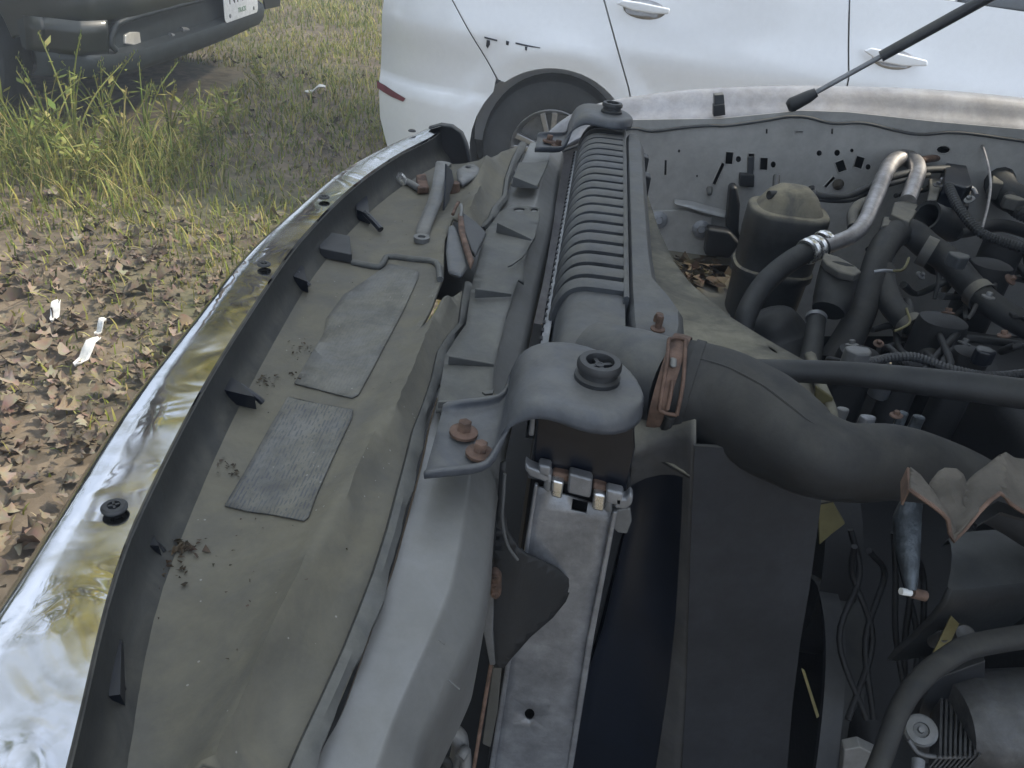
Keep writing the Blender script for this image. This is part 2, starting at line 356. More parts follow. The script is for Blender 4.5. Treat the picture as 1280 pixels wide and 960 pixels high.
def inpoly(p, poly):
    x, y = p; c = False; n = len(poly); j = n - 1
    for i in range(n):
        xi, yi = poly[i]; xj, yj = poly[j]
        if (yi > y) != (yj > y) and x < (xj - xi) * (y - yi) / (yj - yi) + xi: c = not c
        j = i
    return c
def resample(poly, s):
    out = []
    for i, p in enumerate(poly):
        q = poly[(i + 1) % len(poly)]; n = max(1, int(math.hypot(q[0] - p[0], q[1] - p[1]) / s))
        for k in range(n): out.append((p[0] + (q[0] - p[0]) * k / n, p[1] + (q[1] - p[1]) * k / n))
    return out
def sheet_geo(outline, fmap, g, holes=()):
    o = resample(outline, g); hs = [resample(h, g) for h in holes]
    pts, edges = [], []
    for lp in [o] + hs:
        k = len(pts); pts += lp; edges += [(k + i, k + (i + 1) % len(lp)) for i in range(len(lp))]
    xs = [p[0] for p in o]; ys = [p[1] for p in o]
    x = min(xs) + g / 2
    while x < max(xs):
        y = min(ys) + g / 2
        while y < max(ys):
            q = (x + random.uniform(-.1, .1) * g, y + random.uniform(-.1, .1) * g)
            if inpoly(q, o) and not any(inpoly(q, h) for h in hs): pts.append(q)
            y += g
        x += g
    vs, es, fs, *_ = geometry.delaunay_2d_cdt([Vector(p) for p in pts], edges, [], 0, 1e-6)
    F_ = []
    for t in fs:
        c = (sum(vs[i][0] for i in t) / len(t), sum(vs[i][1] for i in t) / len(t))
        if inpoly(c, o) and not any(inpoly(c, h) for h in hs): F_.append(tuple(t))
    return [fmap(p[0], p[1]) for p in vs], F_
def sheet(name, outline, fmap, m, parent=None, g=.03, holes=(), sol=.003, off=0., **k):
    v, f = sheet_geo(outline, fmap, g, holes); return mk(name, v, f, m, parent, sol=sol, off=off, **k)
def ell(cx, cy, rx, ry=None, n=14, a=0):
    ry = ry or rx; return [(cx + rx * math.cos(t) * math.cos(a) - ry * math.sin(t) * math.sin(a), cy + rx * math.cos(t) * math.sin(a) + ry * math.sin(t) * math.cos(a)) for t in [2 * math.pi * i / n for i in range(n)]]
def bolt_geo(c, ax, r, hexh=1.0, washer=True):
    b = MB()
    if washer: b.add(*lathe_geo([(0, 0), (r, 0), (r, r * .22), (r * .62, r * .34), (0, r * .34)], c, ax, 20))
    b.add(*lathe_geo([(r * .5, r * .3), (r * .5, r * hexh), (r * .42, r * (hexh + .12)), (0, r * (hexh + .12))], c, ax, 6)); return b
def bolt(name, c, ax, r, m, parent=None, hexh=1.0, **k):
    return bolt_geo(c, ax, r, hexh).build(name, m, parent, smooth=30, **k)
def copy_tree(o, off, parent):
    c = o.copy(); COL.objects.link(c); WLOC[c.name] = WLOC[o.name] + Vector(off); c.location = WLOC[c.name]
    if parent is not None: c.parent = parent; c.matrix_parent_inverse = Matrix.Translation(-WLOC[parent.name])
    for ch in list(o.children): copy_tree(ch, off, c)
    return c
def lerp(a, b, t): return np.array(a) + (np.array(b) - np.array(a)) * t
def sst(a, b, x): t = min(1, max(0, (x - a) / (b - a))); return t * t * (3 - 2 * t)

# ================================================================== GROUND
def gz(x, y): return .018 * math.sin(x * 1.7 + y) * math.cos(y * 1.3) + .01 * math.sin(5 * x) * math.sin(4.3 * y)
xs = sorted(set(list(np.linspace(-45, -8, 10)) + list(np.linspace(-8, 6, 90)) + list(np.linspace(6, 45, 10))))
ys = sorted(set(list(np.linspace(-45, -2, 10)) + list(np.linspace(-2, 14, 100)) + list(np.linspace(14, 45, 10))))
gv = [(x, y, gz(x, y) if -8 < x < 6 and -2 < y < 14 else 0) for y in ys for x in xs]
nx = len(xs); gf = [(j * nx + i, j * nx + i + 1, (j + 1) * nx + i + 1, (j + 1) * nx + i) for j in range(len(ys) - 1) for i in range(nx - 1)]
mk('ground', gv, gf, 'ground', smooth=180, kind='structure', label='brown dirt ground strewn with fallen leaves and patchy grass', base=(0, 0, 0))

# ================================================================== SILVER TRUCK IN FRONT
ZR = 1.04
truck = root('pickup_truck', (.9, .85, 0), 'silver truck in the foreground with its hood open, chrome grille trim and dusty engine bay', 'pickup truck')
def seg_interp(L, z):
    P = np.array([px(u, v, z=z) for u, v in L]); i = np.argsort(P[:, 1]); P = P[i]
    def f(y):
        if y < P[0, 1]: s = (P[1, 0] - P[0, 0]) / (P[1, 1] - P[0, 1]); return P[0, 0] + s * (y - P[0, 1])
        return float(np.interp(y, P[:, 1], P[:, 0]))
    yy = np.linspace(0, 1.3, 131); X = np.array([f(y) for y in yy])
    K = np.ones(9) / 9; Xp = np.pad(X, 4, mode='reflect', reflect_type='odd'); X = np.convolve(Xp, K, 'valid')
    return lambda y: float(np.interp(y, yy, X))
fI = seg_interp([(82, 960), (105, 870), (122, 790), (135, 720), (172, 640), (213, 556), (240, 505), (269, 454), (324, 369), (364, 310), (390, 281), (420, 250), (455, 220), (500, 190), (548, 167)], ZR)
fR = seg_interp([(-150, 960), (-40, 815), (22, 722), (68, 650), (107, 590), (150, 518), (182, 474), (268, 366), (301, 321), (345, 280), (425, 211), (485, 179), (540, 157)], ZR)
YE = px(545, 162, z=ZR)[1]
# chrome top moulding
rows = []
for y in np.linspace(.02, YE, 64):
    i, r = fI(y), fR(y); w = i - r
    rows.append([(i + .001, y, ZR - .012), (i, y, ZR), (i - w * .33, y, ZR + .0002), (i - w * .66, y, ZR), (r + w * .10, y, ZR - .0010), (r + w * .03, y, ZR - .0024), (r - .003, y, ZR - .0055), (r - .0075, y, ZR - .0115),
                 (r - .011, y, ZR - .020), (r - .0145, y, ZR - .034), (r - .018, y, ZR - .06), (r - .020, y, ZR - .11), (r - .010, y, ZR - .20)])
trim = loft('grille_trim', rows, 'chrome', truck, smooth=60)
# rounded far end of the trim and its dark backing
ends = [px(u, v, y=YE + .006) for u, v in [(538, 158), (552, 154), (566, 156), (577, 164), (583, 178), (587, 195), (588, 222)]]
loft('trim_end', [[p + np.array([0, -.012, 0]), p + np.array([0, -.005, .001]), p, p + np.array([.001, .006, -.003])] for k, p in enumerate(ends)], 'tank', truck, smooth=60, sol=.002)
prism('trim_end_wall', [px(u, v, y=YE + .012) for u, v in [(470, 190), (538, 162), (552, 158), (566, 160), (576, 168), (582, 182), (585, 200), (584, 235), (470, 250)]], (0, .004, 0), 'black', truck, bev=0)
rows = []
for y in np.linspace(.02, YE, 50):
    i = fI(y); rows.append([(i - .004, y, ZR - .004), (i + .0012, y, ZR - .0035), (i + .002, y, ZR - .010), (i + .0035, y, ZR - .017), (i + .0055, y, ZR - .024), (i + .009, y, ZR - .029), (i + .014, y, ZR - .034), (i + .018, y, ZR - .040)])
backing = loft('grille_backing', rows, 'wall', truck, smooth=60)
for u, v, r in [(143, 635, 16), (330, 331, 8.5), (405, 247, 7), (515, 164, 5)]:
    c = px(u, v, z=ZR + .003); q = rp(c, r); b = MB()
    b.add(*lathe_geo([(q, 0), (q, q * .14), (q * .8, q * .3), (q * .5, q * .32), (q * .42, q * .1), (0, q * .1)], c, (0, 0, 1), 20))
    for a in (.6, .6 + math.pi / 2):
        d = np.array([math.cos(a), math.sin(a), 0]) * q * .42; e = np.array([-d[1], d[0], 0]) * .22
        b.add(*prism_geo([c + d + e, c - d + e, c - d - e, c + d - e], (0, 0, q * .36)))
    b.build('push_clip', 'black', trim, smooth=30)
# fins and rods that brace the grille behind the trim
for pts, rod in [([(268, 458), (300, 478), (318, 496), (300, 492), (276, 486)], [(300, 482), (320, 496), (328, 503)]), ([(362, 322), (380, 334), (384, 352), (366, 345)], [(372, 342), (380, 351), (386, 358)]),
                 ([(440, 236), (458, 238), (462, 268), (446, 262)], [(456, 266), (468, 278), (476, 287)]), ([(176, 650), (190, 662), (198, 682), (180, 682)], [(186, 672), (196, 680), (205, 690)]),
                 ([(138, 790), (152, 800), (150, 868), (136, 870)], [(140, 850), (148, 858), (155, 862)])]:
    b = MB(); P = [px(u, v, z=ZR - .020) for u, v in pts]; b.add(*prism_geo(P, (0, .002, -.012)))
    Q = [px(u, v, z=ZR - .022 - .004 * k) for k, (u, v) in enumerate(rod)]; b.add(*tube_geo(smooth_path(Q, 3), rp(Q[0], 4), 8))
    b.build('brace_fin', 'dblack', truck, smooth=30)

# --- sight shield
fC = seg_interp([(232, 1000), (262, 940), (300, 865), (370, 730), (415, 640), (448, 580), (478, 530), (507, 480), (530, 432), (550, 385), (575, 320), (590, 265), (604, 206), (612, 190)], ZR - .016)
fE = seg_interp([(372, 1000), (400, 935), (450, 818), (483, 727), (500, 668), (515, 598), (528, 540), (541, 500), (556, 447), (580, 408), (589, 359), (607, 290), (620, 266), (636, 240), (646, 205), (657, 182)], ZR - .030)
def zsh(x, y):
    i, c, e = fI(y) + .008, fC(y), fE(y)
    if x < c: u = (x - i) / max(.01, c - i); return ZR - .033 + .011 * sst(-.1, .95, u) - .008 * math.sin(math.pi * min(1, max(0, u))) + .006 * sst(.84, .99, u) + .0015 * math.sin(9 * y) * u
    w = (x - c) / max(.01, e - c); return ZR - .016 - .007 * sst(.06, .26, w) - .020 * w
edge = [(657, 181), (646, 203), (638, 226), (635, 248), (622, 264), (617, 276), (607, 288)]
edge2 = [(588, 357), (585, 380), (582, 409), (568, 425), (556, 446), (550, 478), (541, 508), (528, 545), (521, 578), (510, 625), (500, 668), (483, 727), (466, 775), (450, 818), (424, 880), (400, 935), (380, 985)]
outl = [(78, 1000), (108, 870), (128, 790), (140, 722), (176, 642), (218, 558), (245, 507), (274, 457), (328, 372), (368, 313), (394, 284), (424, 254), (460, 224), (500, 206), (560, 204), (590, 202), (614, 197), (626, 190), (644, 184)] + edge + \
       [(594, 298), (585, 285), (566, 272), (556, 300), (553, 345), (538, 385), (523, 413), (545, 392), (560, 375), (575, 365)] + edge2
oxy = [tuple(pxf(u, v, zsh)[:2]) for u, v in outl]
shield = sheet('radiator_cover', oxy, lambda x, y: (x, y, zsh(x, y)), 'shield', truck, g=.0075, sol=.003, off=-1, smooth=60)
# edge flap turned down along the cover
def flapstrip(name, L):
    rows = []
    D = []
    for a, b in zip(L, L[1:]): D += [(a[0] + (b[0] - a[0]) * t / 4, a[1] + (b[1] - a[1]) * t / 4) for t in range(4)]
    for k, (u, v) in enumerate(D + [L[-1]]):
        wd = 6 + 15 * max(0, (v - 340)) / 600; w = .0011 * math.sin(k * .41 + 1) + .0007 * math.sin(k * 1.13) + random.gauss(0, .0003)
        a = pxf(u - wd, v - wd * .15, zsh); c = pxf(u, v, zsh)
        rows.append([a + [-.0015, 0, .0008], a + [0, 0, .0032], a + (c - a) * .5 + [0, 0, .0034 + w * .3], c + [w, 0, .001 + w * .5], c + [w - .001, 0, -.004]])
    loft(name, rows, 'flap', shield, smooth=28, sol=.0018)
flapstrip('edge_lip', edge2); flapstrip('edge_lip', edge)
# step between the two halves of the cover
q = [pxf(u, v, zsh) + [0, 0, .002] for u, v in [(440, 330), (458, 334), (474, 336), (480, 329), (486, 323), (515, 326), (545, 331), (550, 352)]]
tube('cover_seam', q, .0032, 'flap', shield, 8, 3)
prism('seam_block', [pxf(u, v, zsh) + [0, 0, .001] for u, v in [(396, 299), (437, 307), (440, 331), (400, 323)]], (0, 0, .010), 'black', shield, bev=.001)
# two faded stickers
def sticker(name, L, ang, rows, ink):
    P = [tuple(pxf(u, v, zsh)[:2]) for u, v in L]
    return sheet(name, P, lambda x, y: (x, y, zsh(x, y) + .0012), mat_label(name, ang, rows, ink), shield, g=.012, sol=.0009)
A1 = pxf(440, 499, zsh); A2 = pxf(524, 343, zsh); ang1 = -math.atan2(A2[1] - A1[1], A2[0] - A1[0]) + math.pi / 2
tag(sticker('cover_sticker', [(487, 331), (508, 336), (523, 341), (522, 350), (505, 388), (480, 435), (462, 470), (448, 495), (440, 499), (400, 489), (368, 481), (386, 450), (405, 418), (408, 400), (430, 370)], ang1, 110, .3), 'plain worn grey sticker with a raised edge')
B1 = pxf(381, 652, zsh); B2 = pxf(433, 534, zsh); ang2 = -math.atan2(B2[1] - B1[1], B2[0] - B1[0]) + math.pi / 2
tag(sticker('cover_sticker', [(360, 498), (400, 507), (441, 514), (440, 524), (420, 566), (395, 622), (386, 648), (380, 653), (340, 645), (281, 634), (312, 582), (338, 535)], ang2, 125, 1.0), 'faded sticker printed with rows of tiny text')
# dry crumbs lying on the cover
b = MB()
def crumb(u, v, s):
    p = pxf(u, v, zsh) + [0, 0, .001]; d = [np.array([random.gauss(0, 1), random.gauss(0, 1), abs(random.gauss(0, .6))]) for _ in range(4)]
    vv = [p + s * q / (np.linalg.norm(q) + .01) for q in d]; b.add(vv, [(0, 1, 2), (0, 2, 3), (0, 3, 1), (1, 3, 2)])
for (cu, cv, su, sv, n, s) in [(232, 685, 9, 5, 40, .003), (205, 705, 12, 8, 26, .0022), (228, 705, 3, 14, 14, .002), (378, 438, 7, 6, 26, .0016), (332, 478, 8, 5, 26, .0018), (288, 590, 7, 5, 20, .0017), (366, 470, 4, 3, 8, .002), (300, 640, 60, 110, 40, .0011), (470, 290, 40, 25, 26, .001), (420, 400, 60, 60, 26, .0009)]:
    for _ in range(n): crumb(random.gauss(cu, su), random.gauss(cv, sv), s * random.uniform(.5, 1.3))
tag(b.build('leaf_crumbs', 'crumb', smooth=0), 'dry leaf crumbs scattered on the dusty radiator cover', 'debris', kind='stuff')

# --- core support beam, silver
L = [((372, 1000), (508, 1000)), ((400, 935), (523, 945)), ((425, 890), (537, 893)), ((452, 815), (571, 827)), ((482, 730), (604, 762)), ((492, 700), (612, 735)), ((506, 650), (619, 690)), ((525, 580), (624, 612)), ((538, 520), (636, 530)), ((560, 450), (652, 450)),
     ((580, 390), (666, 392)), ((600, 320), (680, 322)), ((622, 262), (694, 262)), ((638, 225), (699, 225)), ((652, 200), (703, 200)), ((662, 178), (708, 178))]
LP_ = smooth_path([px(*a, z=ZR - .05) for a, c in L], 4); RP_ = smooth_path([px(*c, z=ZR - .05) for a, c in L], 4)
rows = []
for l_, r_ in zip(LP_, RP_):
    w = r_ - l_
    rows.append([l_ + [0, 0, -.05], l_ + [0, 0, -.004], l_ + w * .03, l_ + w * .42 + [0, 0, -.0005], l_ + w * .60, l_ + w * .635 + [0, 0, -.0006], l_ + w * .66 + [0, 0, -.002], l_ + w * .90 + [0, 0, -.0135], l_ + w * .945 + [0, 0, -.017], l_ + w * .975 + [0, 0, -.022], r_ + [0, 0, -.029], r_ + [-.002, 0, -.09], r_ + [-.03, 0, -.10]])
beam = loft('core_support_beam', rows, 'beam', truck, smooth=32)
for (a, c) in [((560, 850), (575, 862)), ((548, 800), (556, 806))]: tube('beam_scratch', [px(*a, z=ZR - .048), px(*c, z=ZR - .048)], .0004, 'steel', beam, 5, 1)
# seal ribbon with ribs between cover and beam
zf = ZR - .036
rib = [(607, 288), (624, 265), (640, 258), (675, 262), (675, 273), (669, 296), (658, 318), (654, 335), (655, 353), (648, 349), (640, 372), (633, 397), (628, 420), (622, 442), (617, 470), (616, 488), (628, 497), (626, 502), (600, 506), (545, 512), (556, 447), (582, 411), (589, 359)]
sheet('seal_strip', [tuple(px(u, v, z=zf)[:2]) for u, v in rib], lambda x, y: (x, y, zf + .003 * math.sin(y * 34)), 'flap', truck, g=.012, sol=.003, holes=[[tuple(px(u, v, z=zf)[:2]) for u, v in ell(649, 263, 7, 2)], [tuple(px(u, v, z=zf)[:2]) for u, v in ell(668, 264, 4.5, 2)]], smooth=60)
prism('seal_strip', [px(u, v, z=zf) for u, v in [(648, 206), (668, 206), (686, 203), (681, 216), (672, 235), (638, 233), (644, 218)]], (0, 0, .004), 'flap', truck)
for a, c, h in [((640, 234), (672, 236), .014), ((620, 291), (664, 302), .012), ((593, 373), (639, 371), .010), ((560, 456), (617, 459), .008), ((547, 511), (626, 503), .006)]:
    A, B = px(*a, z=zf + .001), px(*c, z=zf + .001)
    prism('seal_rib', [A, B, B + [0, 0, .003], A + [0, 0, h]], (0, .0025, 0), 'flap', truck, bev=.0006)
for P in [[(657, 318), (648, 325), (634, 335), (640, 333), (652, 324)], [(602, 492), (618, 489), (616, 494), (606, 495)], [(604, 502), (620, 496), (623, 500), (608, 505)]]:
    prism('torn_seal_tab', [px(u, v, z=zf + .007) for u, v in P], (0, 0, .002), 'flap', truck, bev=.0005)

# --- hood latch in the opening
zl = ZR - .03
def strap(name, L, half, m, par):
    rows = []
    for u, v, z in L:
        p = px(u, v, z=z); w = rp(p, half); rows.append([p + [-w, 0, 0], p + [-w * .3, 0, .0008], p + [w * .3, 0, .0008], p + [w, 0, 0]])
    return loft(name, rows, m, par, sol=.003, smooth=60)
latch = strap('hood_latch', [(527, 300, zl), (530, 285, zl + .002), (537, 268, zl + .006), (545, 248, zl + .016), (549, 232, zl + .024), (552, 215, zl + .030), (553, 206, zl + .032), (555, 204, zl + .026), (556, 207, zl + .010)], 8.5, 'steel', truck)
c = px(527, 299, z=zl + .002); lathe('latch_eye', [(rp(c, 5), -.002), (rp(c, 10), -.002), (rp(c, 10), .003), (rp(c, 5), .003), (rp(c, 5), -.002)], c, (0, 0, 1), 'steel', latch)
prism('latch_cheek', [px(u, v, x=px(556, 240, z=zl + .02)[0]) for u, v in [(556, 204), (563, 212), (566, 226), (560, 244), (562, 262), (557, 282), (552, 276), (555, 240)]], (.002, 0, 0), 'bracket', latch)
xl = px(570, 320, z=zl)[0]
prism('latch_blade', [px(u, v, z=zl + .006) for u, v in [(560, 288), (568, 286), (576, 303), (583, 330), (584, 339), (577, 350), (560, 345), (557, 320), (559, 300)]], (0, 0, .006), 'bracket', latch, bev=.003)
prism('latch_lever', [px(u, v, z=zl + .012) for u, v in [(578, 270), (584, 274), (596, 283), (608, 296), (602, 308), (594, 324), (588, 318), (580, 296), (575, 285)]], (0, 0, .005), 'black', latch, bev=.002)
prism('latch_lever', [px(u, v, z=zl + .014) for u, v in [(572, 272), (578, 270), (582, 300), (592, 330), (588, 340), (580, 318), (573, 292)]], (0, 0, .006), 'rust', latch, bev=.002, label='rusty latch lever')
tubepx('latch_spring', [(566, 268, zl + .018), (570, 258, zl + .022), (573, 253, zl + .022)], 'rust', latch, 2.2, 8); tubepx('latch_spring', [(576, 272, zl + .018), (577, 262, zl + .024), (576, 256, zl + .024)], 'steel', latch, 2.2, 8)
c = px(567, 235, z=zl + .006); lathe('latch_pivot', [(0, .008), (rp(c, 7), .007), (rp(c, 8), 0), (rp(c, 8), -.01)], c, (0, 0, 1), 'rust', latch, label='rust red pivot')
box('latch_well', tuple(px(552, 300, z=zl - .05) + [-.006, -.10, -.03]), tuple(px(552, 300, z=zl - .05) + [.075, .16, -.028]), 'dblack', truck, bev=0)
sheet('latch_flange', [tuple(px(u, v, z=zl + .010)[:2]) for u, v in [(571, 215), (580, 209), (592, 207), (599, 212), (599, 220), (590, 225), (578, 231), (572, 226)]], lambda x, y: (x, y, zl + .010), 'steel', truck, g=.02, sol=.005, holes=[[tuple(px(u, v, z=zl + .010)[:2]) for u, v in ell(585, 211, 4, 1.8)]])
tubepx('latch_bolt', [(499, 224, zl + .0), (508, 227, zl), (516, 231, zl), (524, 236, zl)], 'steel', truck, 4.5, 10)
c = px(501, 224, z=zl + .003); lathe('bolt_head', [(0, .006), (rp(c, 6), .006), (rp(c, 7), 0), (rp(c, 7), -.006)], c, (-.5, -.3, .8), 'bright', truck, 12)
prism('latch_bolt_base', [px(u, v, z=zl - .004) for u, v in [(520, 226), (532, 224), (536, 242), (522, 243)]], (0, 0, .008), 'rust', truck)

# --- upper radiator mounting brackets
def bracket():
    z0, z1 = ZR - .026, ZR + .026
    rows_px = [((530, 598), (552, 518), z0, (0, 0, .009)), ((575, 594), (592, 514), z0, (0, 0, .009)), ((604, 590), (626, 509), z0, (0, 0, .008)), ((619, 577), (638, 492), z0 + .005, (-.004, 0, .004)),
               ((629, 549), (641, 470), z0 + .018, (-.003, 0, 0)), ((640, 521), (646, 450), z0 + .034, (-.001, 0, -.006)), ((656, 506), (656, 438), z1 - .006, (.001, 0, -.010)), ((676, 500), (674, 429), z1, (0, 0, -.011)),
               ((700, 505), (700, 427), z1, (0, 0, -.011)), ((726, 516), (733, 432), z1, (0, 0, -.011)), ((757, 523), (765, 446), z1, (0, 0, -.011)), ((782, 519), (788, 464), z1, (.002, 0, -.011)), ((796, 507), (800, 487), z1, (.003, 0, -.011))]
    rows = []
    for f, bk, z, fl in rows_px:
        a, c = px(*f, z=z), px(*bk, z=z); fl = np.array(fl); o = np.array([0, .0025, 0])
        rows.append([a + fl - o, a + fl * .45 - o * .8, a, a + (c - a) * .1 + [0, 0, .0005], a + (c - a) * .35, a + (c - a) * .65, c - (c - a) * .1 + [0, 0, .0005], c, c + fl * .45 + o * .8, c + fl + o])
    e = rows[-1]; m_ = sum(np.array(p) for p in e[3:7]) / 4
    rows.append([lerp(p, m_ + [.004, 0, -.011], .75) if i in (0, 9) else lerp(p, m_ + [.003, 0, -.002 if 1 < i < 8 else -.006], .75) for i, p in enumerate(e)])
    br = loft('radiator_bracket', rows, 'bracket', truck, sol=.003, off=0, sub=1, smooth=70)
    c = px(746, 474, z=z1 + .001); r = rp(c, 29)
    b = MB(); b.add(*lathe_geo([(r * .5, 0), (r, 0), (r, .0035), (r * .86, .005), (r * .83, .0085), (r * .97, .0095), (r * .97, .0125), (r * .88, .0145), (r * .62, .0145), (r * .56, .012), (r * .54, .006), (0, .006)], c, (0, 0, 1), 32))
    for a in (.4, .4 + math.pi / 2):
        d = np.array([math.cos(a), math.sin(a), 0]) * r * .55; e = np.array([-d[1], d[0], 0]) * .16
        b.add(*prism_geo([c + d + e + [0, 0, .006], c - d + e + [0, 0, .006], c - d - e + [0, 0, .006], c + d - e + [0, 0, .006]], (0, 0, .0055)))
    b.add(*lathe_geo([(r * .20, .006), (r * .2, .0118), (r * .12, .0118), (r * .12, .006)], c, (0, 0, 1), 12))
    b.build('mount_grommet', 'black', br, smooth=35)
    for u, v in ((579, 545), (599, 571)):
        p = px(u, v, z=z0 + .0015); bolt('bolt', p + [0, 0, .002], (.05, .03, 1), rp(p, 18), 'rust', br, .9)
    for rr_ in (rows[7], rows[8]): pass
    return br
br = bracket()
cg = px(746, 474, z=ZR + .027); fg = px(764, 141, z=ZR + .027)
copy_tree(br, fg - cg, truck)

# --- radiator: tank, ribs, core, side plate
YN, YF = .468, 1.235
def xo(y): return .002 + .014 * (y - .5)
prof = [(.002, -.075), (.003, -.045), (.006, -.022), (.013, -.007), (.024, -.001), (.040, 0), (.062, 0), (.062, -.03), (.062, -.075)]
prof = prof[:1] + [tuple(q) for q in smooth_path([np.array(q) for q in prof[1:6]], 4)] + prof[6:]
rows = [[(xo(y) + a, y, ZR + h) for a, h in prof] for y in np.linspace(YN, YF - .01, 24)]
tank = loft('radiator_tank', rows, 'tank', truck, closed=True, cap=True, smooth=50)
# raised ribs over the tank
P0 = [(a, h) for a, h in prof[2:19]] + [(.0585, 0)]
def rib_geo(y, w):
    rows = []
    for yy, hh in ((y - w, -.002), (y - w, .0045), (y - w * .7, .006), (y + w * .7, .006), (y + w, .0045), (y + w, -.002)):
        rw = []
        for k, (a, h) in enumerate(P0):
            ka, kb = P0[max(0, k - 1)], P0[min(len(P0) - 1, k + 1)]; nl = math.hypot(kb[0] - ka[0], kb[1] - ka[1]); nx_, nz_ = -(kb[1] - ka[1]) / nl, (kb[0] - ka[0]) / nl
            rw.append((xo(y) + a + nx_ * hh, yy, ZR + h + nz_ * hh))
        rows.append(rw)
    return loft_geo(rows)
NR = 21; y0, y1 = .655, 1.215; pitch = (y1 - y0) / (NR - 1)
v, f = rib_geo(y0, pitch * .33); rb = mk('tank_rib', v, f, 'tank', tank, smooth=40)
for k in range(1, NR): copy_tree(rb, (.014 * pitch * k, pitch * k, 0), tank)
# flange rail and shroud top bar
def alongy(name, prof, ya, yb, m, par, n=14, **k):
    return loft(name, [[(xo(y) + a, y, ZR + h) for a, h in prof] for y in np.linspace(ya, yb, n)], m, par, closed=True, cap=True, **k)
alongy('tank_rail', [(.060, -.01), (.060, .0065), (.0625, .0075), (.0645, .0065), (.0645, -.01)], .63, 1.205, 'tank', tank, smooth=30)
rows = []
for y, xa, xb in [(.575, .068, .108), (.60, .067, .112), (.63, .0665, .113), (.655, .066, .106), (.69, .066, .0925), (.75, .066, .0905), (.9, .066, .0905), (1.1, .066, .0915), (1.15, .066, .0915), (1.19, .067, .088), (1.20, .069, .085)]:
    o = xo(y); rows.append([(o + xa, y, ZR - .05), (o + xa, y, ZR - .002), (o + xa + .003, y, ZR + .002), (o + xb - .006, y, ZR + .002), (o + xb, y, ZR - .005), (o + xb + .002, y, ZR - .05)])
alng = loft('shroud_top_bar', rows, 'tank', truck, closed=True, cap=True, smooth=45)
for yy in (1.05, 1.14): prism('bar_clip', [(xo(yy) + .0915, yy, ZR - .012), (xo(yy) + .101, yy, ZR - .014), (xo(yy) + .101, yy + .02, ZR - .014), (xo(yy) + .0915, yy + .02, ZR - .012)], (0, 0, -.05), 'black', alng)
c = px(822, 404, z=ZR + .0); b = MB(); b.add(*lathe_geo([(.0042, -.01), (.0042, .006), (.003, .009), (0, .009)], c, (0, 0, 1), 12)); b.build('bar_bolt', 'rust', alng)
# pale crimp strip with small teeth
b = MB(); rows = [[(xo(y) - .0045, y, ZR - .062), (xo(y) - .005, y, ZR - .036), (xo(y) + .0015, y, ZR - .034), (xo(y) + .002, y, ZR - .062)] for y in np.linspace(.50, 1.205, 12)]
b.add(*loft_geo(rows, True)); b.build('crimp_strip', 'alu', tank, smooth=30)
b = MB()
for k in range(46):
    y = .52 + k * .015; b.add(*box_geo((xo(y) - .0064, y, ZR - .046), (xo(y) - .004, y + .006, ZR - .0345)))
b.build('crimp_teeth', 'dark', tank, smooth=0)
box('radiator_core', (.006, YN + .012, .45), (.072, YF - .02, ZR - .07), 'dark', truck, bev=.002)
# end of the tank under the bracket: dark plate, crimped aluminium tabs
ye = YN - .004
prism('tank_end', [px(u, v, y=ye) for u, v in [(672, 512), (792, 520), (794, 560), (782, 618), (666, 588)]], (0, .006, 0), 'dblack', tank)
def pl(name, L, y, th, m, par, bev=.0012, **k): return prism(name, [px(u, v, y=y) for u, v in L], (0, th, 0), m, par, bev=bev, **k)
plate_y = YN - .006
hole = ell(662, 892, 6.5, 7.5, 12); sq = [(716, 622), (735, 627), (733, 641), (714, 637)]
def to2(L): return [(p[0], p[2]) for p in (px(u, v, y=plate_y) for u, v in L)]
side = sheet('radiator_side_plate', to2([(668, 606), (770, 638), (766, 660), (735, 800), (704, 1000), (606, 1000), (620, 920), (640, 790), (655, 690)]), lambda x, z: (x, plate_y, z), 'alu', truck, g=.02, holes=[to2(hole), to2(sq)], sol=.002, smooth=30)
for A in ([(668, 606), (673, 607), (612, 1000), (605, 1000)], [(766, 640), (772, 640), (742, 800), (710, 1000), (703, 1000), (734, 800)]):
    pl('plate_flange', A, plate_y - .004, .004, 'alu', side)
for k in range(22):
    pass
tabs = [([(656, 578), (662, 584), (672, 588), (690, 594), (689, 606), (678, 602), (662, 596), (656, 588)], 'alu'), ([(673, 581), (689, 584), (688, 600), (672, 594)], 'alu'), ([(680, 596), (689, 599), (688, 617), (679, 613)], 'steel'),
        ([(690, 600), (705, 604), (702, 625), (688, 621)], 'bright'), ([(711, 592), (741, 600), (738, 624), (709, 617)], 'alu'), ([(742, 617), (757, 620), (755, 641), (740, 638)], 'bright'),
        ([(758, 612), (780, 617), (778, 634), (757, 630)], 'alu'), ([(757, 624), (766, 626), (765, 643), (755, 640)], 'steel'), ([(768, 622), (782, 624), (788, 616), (792, 622), (790, 632), (782, 638), (768, 636)], 'alu'), ([(690, 590), (712, 594), (711, 604), (690, 600)], 'rust'), ([(741, 604), (759, 609), (758, 620), (741, 616)], 'rust')]
for i, (Lq, m_) in enumerate(tabs): pl('crimp_tab', Lq, plate_y - (.010 if m_ != 'rust' else .004), .010, m_, side, bev=.002)
pl('plate_corner', [(768, 638), (788, 636), (790, 652), (784, 668), (772, 666), (766, 660)], plate_y + .002, .003, 'steel', side)
pl('tank_gasket', [(660, 545), (667, 546), (670, 515), (664, 514)], ye - .002, .004, 'alu', tank); 
